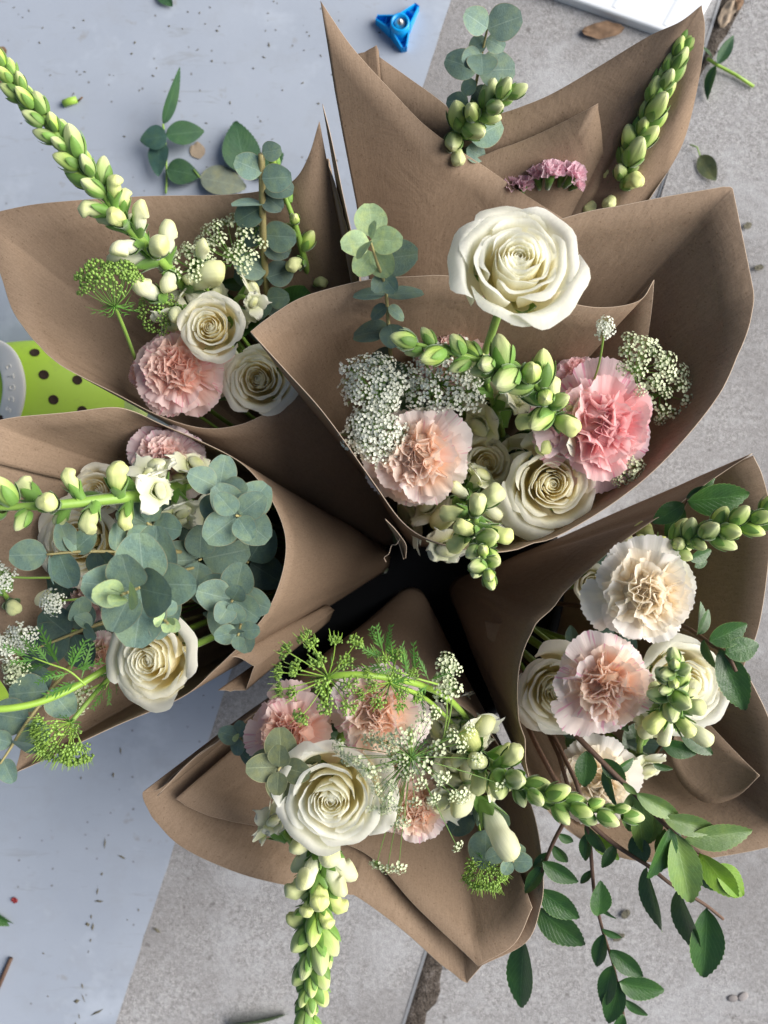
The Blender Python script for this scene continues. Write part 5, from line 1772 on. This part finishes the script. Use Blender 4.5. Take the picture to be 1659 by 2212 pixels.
snapdragon([(420, 1040, .255), (330, 1066, .288), (250, 1076, .312), (150, 1088, .328), (60, 1094, .338), (-60, 1096, .345)], "thick snapdragon stem lying across the eucalyptus wrap near the clog", rd, 20, 108, 62, 0.04, (0.30, 0.34, 0.75), (72, 55), 12, 0.0046, az0=0.3)
snapdragon([(430, 1100, .23), (400, 1080, .26), (370, 1065, .272), (345, 1050, .28)], "white snapdragon florets under the lilac carnation", rd, 6, 96, 86, 0.1, (1.0, 1.0, 1.0), (60, 50), 13, 0.0026, az0=1.0)
snapdragon([(40, 1360, .24), (20, 1300, .27), (-10, 1260, .28)], "green snapdragon buds at the paper side beside lace tufts", rd, 6, 84, 66, 0.1, (0.0, 0.3, 0.7), (60, 40), 14, 0.0026)
euc_rosette("big round eucalyptus rosette with pale green tip", 262, 1285, .385, (-0.06, 0.05), [46, 66, 90, 112, 122, 116, 110], rd, 'euc', 'euc_young', 0.5, 0.0085, (66, 8), 1)
euc_rosette("eucalyptus rosette against the paper wall beside the white snapdragon florets", 510, 1114, .315, (0.06, -0.02), [58, 76, 84, 82, 70], rd, 'euc', 'euc', 1.4, 0.008, (24, 2), 2)
euc_rosette("eucalyptus rosette against the paper wall near the open cream rose", 500, 1300, .305, (0.10, 0.05), [56, 72, 80, 76], rd, 'euc', 'euc', 0.3, 0.008, (32, 2), 3)
euc_rosette("small eucalyptus tip beside the open cream rose", 514, 1372, .318, (0.1, 0.2), [34, 46, 52], rd, 'euc', 'euc', 0.9, 0.008, (45, 10), 4)
euc_rosette("tiny pale eucalyptus shoot above the open cream rose", 362, 1346, .365, (0.5, 0.05), [26, 36, 46], rd, 'euc', 'euc_young', 0.2, 0.009, (62, 30), 5)
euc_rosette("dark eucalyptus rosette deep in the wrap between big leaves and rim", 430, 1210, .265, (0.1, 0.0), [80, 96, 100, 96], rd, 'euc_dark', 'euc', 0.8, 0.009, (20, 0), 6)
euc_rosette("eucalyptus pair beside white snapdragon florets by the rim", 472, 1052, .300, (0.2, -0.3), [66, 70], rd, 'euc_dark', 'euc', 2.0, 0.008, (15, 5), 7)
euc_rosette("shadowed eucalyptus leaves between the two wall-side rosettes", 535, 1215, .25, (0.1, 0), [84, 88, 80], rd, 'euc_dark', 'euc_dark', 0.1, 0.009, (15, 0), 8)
euc_rosette("eucalyptus cluster between the thick snapdragon stem and the big rosette", 318, 1130, .298, (0, -0.2), [58, 70, 76], rd, 'euc', 'euc', 0.4, 0.009, (25, 5), 9)
eucalyptus("thin eucalyptus sprig lying over the mostly hidden cream rose",
    [(330, 1190, .28), (250, 1191, .30), (170, 1192, .315), (100, 1198, .325)],
    [(102, 1198, 20, 1200, .325, .002, 8), (108, 1196, 118, 1262, .322, .0, 70, None, .9), (126, 1192, 158, 1268, .318, -.006, 12), (150, 1190, 128, 1128, .318, .004, 55), (160, 1190, 206, 1150, .314, .0, -10), (168, 1192, 138, 1140, .314, .004, 62, None, .9),
     (206, 1192, 218, 1252, .308, -.006, 30), (210, 1192, 250, 1240, .304, -.006, 20, 'euc_dark'), (250, 1190, 252, 1130, .302, 0, 65), (285, 1190, 300, 1245, .294, 0, 20, 'euc_dark')], rd)
eucalyptus("dark eucalyptus sprig under the carrot leaf",
    [(240, 1340, .26), (180, 1360, .275), (130, 1380, .28), (80, 1400, .285)],
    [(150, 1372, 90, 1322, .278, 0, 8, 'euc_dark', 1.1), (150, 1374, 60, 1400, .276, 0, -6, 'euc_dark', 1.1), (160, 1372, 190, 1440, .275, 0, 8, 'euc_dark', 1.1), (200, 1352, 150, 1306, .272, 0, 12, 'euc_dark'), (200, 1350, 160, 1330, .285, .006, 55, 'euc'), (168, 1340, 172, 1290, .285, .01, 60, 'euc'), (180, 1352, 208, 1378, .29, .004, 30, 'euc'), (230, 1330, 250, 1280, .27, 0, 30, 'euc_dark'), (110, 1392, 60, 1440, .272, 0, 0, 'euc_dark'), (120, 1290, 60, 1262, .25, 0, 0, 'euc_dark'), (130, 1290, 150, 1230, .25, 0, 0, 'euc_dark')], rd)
eucalyptus("eucalyptus sprig hanging over the corner of its wrap",
    [(150, 1440, .27), (110, 1490, .29), (58, 1560, .305), (20, 1620, .312), (0, 1650, .315)],
    [(105, 1492, 20, 1500, .292, 0, 6, 'euc'), (110, 1490, 155, 1545, .292, -.004, -12), (62, 1555, -20, 1540, .300, 0, 10), (62, 1556, 88, 1620, .302, -.002, -10, None, 1.05), (28, 1606, 78, 1612, .312, .006, 48), (26, 1606, -20, 1590, .310, 0, 10), (6, 1640, 30, 1690, .314, .002, 5), (4, 1642, -40, 1660, .314, 0, 0), (105, 1488, 60, 1446, .288, 0, 10, 'euc_dark')], rd)
for k, (u, v, z, r_, lab) in enumerate([(16, 1238, .315, 30, "white lace tuft by the tip of the thin eucalyptus sprig"), (118, 1292, .300, 24, "small white lace tuft beside the buried lilac carnation"), (56, 1362, .290, 34, "white lace tuft above the dark eucalyptus sprig"), (14, 1386, .292, 26, "lace tuft at the paper side by the second clog"), (42, 1440, .290, 28, "brownish lace tuft over the second clog"), (172, 1492, .275, 38, "white lace tuft under the thick green curved stalk")]):
    umbel(lab, u, v + 8, z - 0.006, (R.uniform(-.2, .2), R.uniform(-.3, .1)), r_ * 0.72, rd, 8, 'cream' if k in (4, 5) else 'white', 0.0048, 62, seed=30 + k, bracts=3, stem_r=0.0008)
umbel("nodding green lace umbel over the pointed corner of the eucalyptus wrap", 152, 1562, .300, (-0.35, 0.75), 60, rd, 16, 'green', 0.0058, 62, seed=40, bracts=8, stem_via=[(236, 1462, .27), (195, 1510, .288)], stem_r=0.0016, hairy=True)
tk, _ = branch("flower_stalk", "thick bright green curved stalk crossing below the carrot leaf", "stalk", [(290, 1410, .26), (235, 1440, .285), (160, 1485, .30), (90, 1515, .31), (20, 1530, .318), (-50, 1532, .322)], rd, 'stem_bright', 0.0022, 0.0024)

def carrot_fan(spine, n, L0, L1, z, seed, spread=58, up=0.012):
    rng = random.Random(seed)
    W = cr([Vector((p[0], p[1], 0)) for p in spine], 10)
    out = []
    m = len(W)
    for k in range(n):
        f = (k + 0.5) / n
        i = min(m - 2, int(f * (m - 1)))
        p, q = W[i], W[i + 1]
        d = (q - p).normalized()
        base = math.atan2(d.y, d.x)
        for sg in (-1, 1):
            a = base + sg * rad(lerp(spread, spread * 0.5, f)) + rng.uniform(-.18, .18)
            L = lerp(L0, L1, f) * rng.uniform(0.75, 1.15)
            out.append((p.x, p.y, p.x + L * math.cos(a), p.y + L * math.sin(a), z + rng.uniform(-.004, .004), up * rng.uniform(-0.5, 1.4), rng.uniform(-45, 45), rng.uniform(0.8, 1.2)))
    e = W[-1]
    d = (W[-1] - W[-2]).normalized()
    out.append((e.x, e.y, e.x + d.x * L1 * 1.2, e.y + d.y * L1 * 1.2, z, up, 0, 1.0))
    return out
sp_ = [(185, 1480, .312), (150, 1450, .318), (110, 1435, .322), (70, 1420, .325)]
carrot_leaf("feathery carrot leaf spreading over the dark eucalyptus", sp_, carrot_fan(sp_, 5, 86, 60, .322, 1, 62) + [(150, 1450, 188, 1378, .32, .006, 30, .9), (150, 1450, 226, 1428, .32, .004, 20, .8), (130, 1440, 82, 1352, .32, .006, -10, 1.1)], rd)
sp_ = [(290, 1405, .27), (250, 1450, .285), (225, 1490, .29)]
carrot_leaf("small dark feathery leaf tucked under the open cream rose", sp_, carrot_fan(sp_, 3, 60, 44, .285, 2, 50), rd)

# ------------------------------------------------------------------ bouquet E (lacy umbel)
rose(714, 1732, .335, 138, (-0.06, 0.02), "large open white rose under the lacy umbel", re, 7, 28, 1.7)
carnation(622, 1595, .306, 98, (-0.1, 0.0), "peach-pink carnation against the paper by the round olive leaves", re, 31, 'salmon')
carnation(812, 1548, .312, 108, (0.0, -0.05), "pink-peach carnation behind the spiky green umbels", re, 32, 'blush')
carnation(900, 1762, .275, 84, (0.04, 0.12), "blush carnation below the lacy umbel's drooping rays", re, 33, 'blush')
carnation(870, 1660, .25, 86, (0.0, 0.0), "pale blush carnation under the hub of the lacy umbel", re, 34, 'cream')
snapdragon([(690, 1770, .285), (692, 1840, .296), (688, 1910, .302), (682, 2000, .305), (672, 2100, .306), (660, 2235, .306)], "long snapdragon spike trailing off the curved paper lip", re, 46, 92, 44, 0.05, (0.0, 0.20, 0.40), (50, 22), 15, 0.0036, az0=0.9, bias=None)
snapdragon([(640, 1830, .26), (620, 1810, .275), (606, 1790, .28)], "white snapdragon bloom between the olive rosette and the trailing spike", re, 3, 92, 80, 0.2, (1.0, 1.0, 1.0), (50, 40), 16, 0.0026, az0=1.7)
snapdragon([(960, 1560, .22), (1010, 1615, .265), (1070, 1658, .298), (1130, 1700, .318), (1200, 1732, .328), (1270, 1748, .332), (1345, 1752, .332)], "snapdragon spike reaching across the neighbouring paper rim to the twigs", re, 32, 96, 44, 0.08, (0.20, 0.34, 0.52), (66, 24), 17, 0.0036, az0=2.6)
snapdragon([(1000, 1650, .23), (1020, 1690, .262), (1040, 1730, .275)], "pair of pale snapdragon trumpets under the spike that crosses the paper rim", re, 4, 118, 104, 0.1, (0.6, 1.0, 1.0), (50, 30), 18, 0.0028, az0=2.4)
snapdragon([(930, 1640, .22), (945, 1670, .25), (955, 1700, .262)], "white snapdragon petals just under the lacy umbel's long rays", re, 4, 100, 90, 0.1, (1.0, 1.0, 1.0), (60, 45), 19, 0.0026, az0=0.2)
snapdragon([(975, 1545, .22), (985, 1550, .245), (1000, 1560, .255)], "white snapdragon petals at the paper rim under tiny lace tufts", re, 3, 90, 80, 0.1, (1.0, 1.0, 1.0), (60, 45), 20, 0.0026, az0=3.0)
SPOTS = [(735, 1612), (752, 1635), (772, 1640), (800, 1598), (822, 1600), (838, 1604), (850, 1622), (785, 1662), (812, 1668), (836, 1652), (845, 1690), (815, 1700), (866, 1590), (880, 1596), (895, 1580), (868, 1640), (880, 1668), (905, 1690), (912, 1652), (936, 1540), (912, 1558), (975, 1590), (992, 1606), (1012, 1578), (1030, 1640), (952, 1676), (975, 1716), (1075, 1692), (935, 1722), (895, 1728), (840, 1720), (806, 1738), (822, 1745), (836, 1742), (860, 1776), (875, 1770), (768, 1772), (985, 1825), (815, 1860), (838, 1870), (862, 1868), (860, 1740)]
rngE = random.Random(61)
umbel("large lacy white umbel with long loose rays above the open rose", 888, 1636, .345, (0.03, 0.03), 120, re, 3, 'cream', 0.0050, 84, seed=50, bracts=12, blen=0.55, spots=[(a, b, .365 - 0.00035 * (abs(a - 888) + abs(b - 1636)) * 0.5 + rngE.uniform(-.006, .006)) for a, b in SPOTS], ray_r=0.0003, stem_r=0.0016)
umbel("little upright lace tuft beside the dark gap, taller of a pair", 966, 1452, .330, (0.1, -0.9), 18, re, 4, 'cream', 0.0052, 40, seed=51, bracts=4, blen=0.9, stem_via=[(960, 1600, .27), (975, 1520, .31)], stem_r=0.0006)
umbel("little upright lace tuft beside the dark gap, shorter of a pair", 962, 1492, .325, (0.0, -0.9), 22, re, 5, 'cream', 0.0052, 50, seed=52, bracts=4, blen=0.9, stem_via=[(955, 1610, .27), (965, 1540, .31)], stem_r=0.0006)
umbel("spiky bright green umbel by the dark bucket gap", 708, 1462, .352, (-0.45, -0.45), 92, re, 16, 'green', 0.0050, 78, seed=53, bracts=8, blen=0.7, stem_via=[(1030, 1580, .22), (975, 1515, .295), (915, 1482, .328), (850, 1466, .345), (785, 1458, .354), (740, 1458, .355)], stem_r=0.0021, hairy=True, ray_r=0.0004, stem_mat='stem_bright')
umbel("smaller spiky green umbel beside the carrot leaf", 842, 1474, .348, (-0.05, -0.25), 62, re, 12, 'green', 0.0044, 80, seed=54, bracts=10, blen=0.8, stem_via=[(985, 1570, .25), (920, 1510, .32)], stem_r=0.0014, hairy=True, ray_r=0.0004, stem_mat='stem_bright')
umbel("nodding green umbel on the inner paper below blue-green leaves", 1045, 1862, .270, (-0.1, 0.9), 46, re, 14, 'green', 0.0046, 70, seed=55, bracts=6, blen=0.8, stem_via=[(1030, 1760, .25), (1040, 1815, .265)], stem_r=0.0010, hairy=True)
sp_ = [(945, 1478, .335), (890, 1462, .345), (845, 1440, .35), (825, 1405, .352)]
carrot_leaf("feathery carrot leaf rising before the dark bucket gap", sp_, carrot_fan(sp_, 4, 66, 48, .348, 3, 64, 0.01) + [(880, 1458, 868, 1388, .348, .01, 30, .8), (900, 1464, 892, 1384, .346, .01, -20, .8), (925, 1470, 972, 1452, .342, .006, 10, .9), (845, 1440, 760, 1446, .346, .004, 0, .8), (905, 1480, 918, 1545, .34, 0, 20, .7), (835, 1425, 772, 1395, .35, .01, 0, .9), (828, 1410, 812, 1348, .352, .012, 20, .9), (832, 1412, 845, 1346, .352, .012, -30, .7)], re)
eucalyptus("three-leaf eucalyptus tip against the paper beside the peach-pink carnation", [(590, 1650, .22), (545, 1610, .255), (515, 1592, .27)],
    [(518, 1594, 472, 1580, .272, 0, 10), (518, 1592, 520, 1556, .272, 0, -10), (520, 1594, 566, 1572, .268, -.004, -14), (516, 1596, 512, 1632, .270, 0, 12), (516, 1592, 502, 1594, .276, .006, 0, 'euc_young'), (530, 1604, 560, 1640, .262, 0, 10, 'euc_dark'), (535, 1606, 548, 1660, .258, 0, 30, 'euc_dark')], re)
euc_rosette("olive round eucalyptus rosette touching the large open rose", 601, 1664, .335, (-0.05, 0.0), [50, 64, 78, 74], re, 'euc_olive', 'euc_olive', 0.7, 0.006, (14, 0), 11)
eucalyptus("blue-green eucalyptus sprig lying on the inner paper by the nodding umbel", [(960, 1690, .22), (1010, 1740, .25), (1050, 1790, .272), (1085, 1840, .285), (1110, 1862, .29)],
    [(1012, 1742, 975, 1800, .256, 0, 20, 'euc_dark', 1.0), (1014, 1742, 1075, 1752, .256, 0, -15, 'euc_dark', 1.0), (1040, 1775, 1016, 1720, .262, .006, 60), (1048, 1788, 1102, 1772, .272, .006, -55), (1050, 1792, 1048, 1878, .270, .002, 15), (1052, 1796, 1042, 1840, .268, -.006, 30, 'euc_dark'), (1082, 1836, 1136, 1838, .284, .004, -60, None, .8), (1086, 1842, 1050, 1856, .284, .002, 40), (1104, 1860, 1150, 1862, .288, .004, -12, None, 1.0), (1104, 1862, 1086, 1888, .288, .004, 30)], re)

# ------------------------------------------------------------------ bouquet F (trailing twigs)
carnation(1410, 1288, .322, 122, (-0.02, 0.02), "cream-white carnation with apricot heart above the streaked blush carnation", rf, 41, 'cream')
carnation(1314, 1492, .318, 112, (-0.02, 0.02), "blush carnation with pink streaks beside the rosebud snapdragon", rf, 42, 'blush')
carnation(1300, 1702, .255, 90, (0.02, 0.05), "shaded cream carnation under the leafy twig base", rf, 43, 'cream')
rose(1206, 1496, .272, 108, (-0.10, 0.02), "layered white rose pressed between paper edge and streaked blush carnation", rf, 8, 30, 0.6)
rose(1490, 1480, .275, 118, (0.12, 0.0), "white rose half hidden behind the stout snapdragon tip", rf, 9, 27, 3.3)
rose(1285, 1262, .225, 46, (0, 0), "small white bloom in shadow behind the cream-white carnation", rf, 3, 22, 1.0)
snapdragon([(1385, 1225, .26), (1430, 1190, .292), (1490, 1165, .312), (1560, 1142, .324), (1620, 1122, .33), (1690, 1104, .333)], "snapdragon spike with dark leaves beside the cream-white carnation", rf, 32, 76, 46, 0.04, (0.0, 0.0, 0.36), (62, 34), 21, 0.0034, az0=0.2)
snapdragon([(1330, 1240, .24), (1345, 1215, .265), (1355, 1195, .28)], "pale green snapdragon buds at the paper edge by the cream-white carnation", rf, 4, 90, 80, 0.1, (0.0, 0.6, 1.0), (60, 40), 22, 0.0026)
snapdragon([(1450, 1560, .27), (1448, 1525, .32), (1450, 1480, .352), (1460, 1432, .385)], "stout snapdragon tip between the blush carnation and half-hidden rose", rf, 26, 92, 38, 0.05, (0.0, 0.22, 0.5), (78, 28), 23, 0.0032, az0=2.0)
snapdragon([(1380, 1630, .22), (1385, 1600, .25), (1400, 1580, .262)], "white snapdragon petals under the stout snapdragon tip", rf, 3, 90, 80, 0.1, (1.0, 1.0, 1.0), (60, 45), 24, 0.0026)
TG = "leafy twigs trailing over the paper"
twig("leafy twig with reddish stem hanging over the gap between two wraps", [(1225, 1765, .27), (1195, 1820, .262), (1172, 1880, .25), (1158, 1940, .238), (1142, 2000, .225), (1130, 2045, .22)],
    [(1172, 1862, 1250, 1912, .258, .004, 10, None, 1.1), (1195, 1824, 1226, 1868, .26, -.004, 20), (1176, 1868, 1130, 1932, .25, -.004, 30, 'twig_leaf', .8), (1164, 1920, 1252, 1990, .246, .002, 12, None, 1.15), (1158, 1960, 1264, 2050, .240, .002, 14, None, 1.15), (1154, 1948, 1112, 2000, .238, -.004, -10, None, 1.2), (1145, 1990, 1100, 2045, .23, -.004, 0, None, 1.2), (1134, 2030, 1112, 2190, .228, -.006, 40, None, .85), (1134, 2034, 1116, 2092, .222, -.01, 20, None, .9), (1205, 1800, 1240, 1822, .262, -.004, 10, None, 1.0), (1168, 1892, 1140, 1912, .246, -.004, 45, None, .9), (1186, 1842, 1150, 1876, .252, -.004, 25, None, .9)], rf, mat='twig_leaf')
twig("middle leafy twig hanging straight down over concrete", [(1262, 1745, .27), (1275, 1830, .262), (1284, 1930, .25), (1302, 2010, .24), (1325, 2085, .232), (1345, 2180, .225), (1355, 2240, .22)],
    [(1292, 1978, 1300, 1908, .256, .006, 8, None, 1.35), (1268, 1800, 1262, 1862, .262, 0, 35, None, 1.0), (1270, 1800, 1340, 1860, .262, .004, -5, 'twig_lime', .9), (1264, 1780, 1310, 1850, .266, .004, 40, None, .9), (1306, 2018, 1285, 2092, .244, -.004, 35, None, .9), (1318, 2050, 1390, 2116, .242, .002, 10, None, 1.05), (1322, 2085, 1300, 2180, .234, -.004, 30, None, .9), (1338, 2122, 1438, 2148, .236, .002, 6, None, 1.3), (1340, 2120, 1312, 2215, .232, -.004, 20, None, 1.0), (1346, 2190, 1330, 2250, .226, 0, 10), (1280, 1880, 1252, 1910, .254, -.004, 30, None, .8), (1288, 1950, 1330, 1990, .25, 0, 40, None, .7), (1300, 2005, 1345, 2030, .246, 0, 30, None, .9), (1350, 2160, 1400, 2200, .23, 0, 20, None, .9)], rf, mat='twig_leaf')
twig("long bare-tipped leafy twig slanting over the paper rim onto concrete", [(1232, 1730, .275), (1285, 1788, .276), (1340, 1832, .276), (1400, 1870, .274), (1450, 1910, .27), (1520, 1952, .265), (1562, 1985, .262)],
    [(1372, 1802, 1392, 1870, .278, .0, 20, None, 1.5), (1398, 1872, 1420, 2020, .272, -.01, 66, None, .7), (1418, 1880, 1470, 1770, .28, .004, 25, 'twig_leaf', 1.15), (1468, 1922, 1492, 2072, .266, -.008, 60, None, .85), (1528, 1962, 1522, 2124, .266, -.006, 12, None, .95), (1330, 1826, 1300, 1876, .274, 0, 20)], rf, r0=0.0020, r1=0.0011)
twig("leafy twig showing pale leaf undersides beside the curled paper corner", [(1265, 1610, .285), (1320, 1665, .290), (1368, 1712, .292), (1420, 1765, .292), (1465, 1808, .290), (1510, 1842, .286), (1545, 1868, .284)],
    [(1268, 1622, 1262, 1702, .292, .0, 8, 'twig_leaf', 1.35), (1300, 1640, 1352, 1690, .288, .004, 12, 'twig_leaf', 1.3), (1310, 1655, 1330, 1760, .284, 0, 66, 'twig_leaf', .7), (1346, 1690, 1376, 1720, .296, .0, 20, 'twig_pale', 0.90),
     (1374, 1712, 1472, 1770, .298, .0, 8, 'twig_pale', 0.82), (1366, 1712, 1362, 1802, .288, -.004, 8, 'twig_pale', 1.11), (1372, 1722, 1398, 1848, .286, -.004, -12, 'twig_pale', 0.86), (1420, 1748, 1404, 1830, .284, -.004, 10, 'twig_pale', 0.94),
     (1434, 1768, 1556, 1798, .297, .002, -4, 'twig_pale', 0.86), (1478, 1812, 1632, 1800, .296, .002, 4, 'twig_pale', 0.86), (1456, 1800, 1500, 1962, .292, -.002, 0, 'twig_pale', 0.98), (1448, 1790, 1408, 1905, .294, .0, -25, 'twig_leaf', 1.25),
     (1480, 1822, 1540, 1940, .285, -.004, 35, 'twig_leaf', .8), (1512, 1842, 1598, 1955, .29, -.002, 20, 'twig_lime', .9), (1545, 1868, 1612, 1938, .285, -.004, -20, 'twig_lime', 1.2), (1436, 1790, 1420, 1850, .28, 0, 10, 'twig_pale'), (1330, 1668, 1372, 1640, .285, 0, 10, 'twig_leaf')], rf, r0=0.0022, r1=0.0011)
twig("short dark leafy twig beside the half-hidden white rose", [(1490, 1360, .28), (1530, 1388, .298), (1570, 1415, .31), (1590, 1450, .312)],
    [(1532, 1385, 1618, 1352, .312, .006, 12, None, 1.5), (1566, 1412, 1642, 1392, .314, .002, -8, None, 1.6), (1556, 1402, 1612, 1540, .310, -.006, 14, None, .95), (1580, 1440, 1622, 1490, .308, -.006, 20, None, 1.1), (1520, 1382, 1548, 1458, .308, -.004, 70, None, .8), (1510, 1370, 1535, 1318, .3, 0, 20, None, 1.2), (1505, 1372, 1520, 1300, .296, 0, 40)], rf, r0=0.0020, r1=0.0012)
twig("dark leaves tucked behind the snapdragon spike at the pointed paper corner", [(1440, 1170, .25), (1470, 1110, .285), (1485, 1080, .30)],
    [(1484, 1082, 1624, 1072, .308, .004, 28, None, 1.3), (1484, 1082, 1550, 1036, .306, .004, 40, None, .8), (1482, 1078, 1528, 1048, .305, .004, -30, None, .8), (1478, 1088, 1410, 1130, .298, -.004, 10, None, 1.3), (1475, 1095, 1440, 1160, .292, -.004, 0, None, 1.2), (1490, 1210, 1540, 1190, .285, 0, 15, None, 1.3), (1500, 1225, 1530, 1212, .28, 0, 0, None, 1.2)], rf)
twig("dark serrated leaves below the stout snapdragon tip", [(1410, 1640, .22), (1430, 1610, .24), (1460, 1600, .25)],
    [(1430, 1606, 1506, 1632, .25, .004, 12, None, 1.2), (1470, 1585, 1542, 1630, .252, .004, -12, None, 1.1), (1480, 1580, 1520, 1560, .25, .002, 10, None, 1.2), (1410, 1650, 1455, 1665, .245, 0, 20, None, .9)], rf)

# dark filler foliage deep in each wrap
rngf = random.Random(77)
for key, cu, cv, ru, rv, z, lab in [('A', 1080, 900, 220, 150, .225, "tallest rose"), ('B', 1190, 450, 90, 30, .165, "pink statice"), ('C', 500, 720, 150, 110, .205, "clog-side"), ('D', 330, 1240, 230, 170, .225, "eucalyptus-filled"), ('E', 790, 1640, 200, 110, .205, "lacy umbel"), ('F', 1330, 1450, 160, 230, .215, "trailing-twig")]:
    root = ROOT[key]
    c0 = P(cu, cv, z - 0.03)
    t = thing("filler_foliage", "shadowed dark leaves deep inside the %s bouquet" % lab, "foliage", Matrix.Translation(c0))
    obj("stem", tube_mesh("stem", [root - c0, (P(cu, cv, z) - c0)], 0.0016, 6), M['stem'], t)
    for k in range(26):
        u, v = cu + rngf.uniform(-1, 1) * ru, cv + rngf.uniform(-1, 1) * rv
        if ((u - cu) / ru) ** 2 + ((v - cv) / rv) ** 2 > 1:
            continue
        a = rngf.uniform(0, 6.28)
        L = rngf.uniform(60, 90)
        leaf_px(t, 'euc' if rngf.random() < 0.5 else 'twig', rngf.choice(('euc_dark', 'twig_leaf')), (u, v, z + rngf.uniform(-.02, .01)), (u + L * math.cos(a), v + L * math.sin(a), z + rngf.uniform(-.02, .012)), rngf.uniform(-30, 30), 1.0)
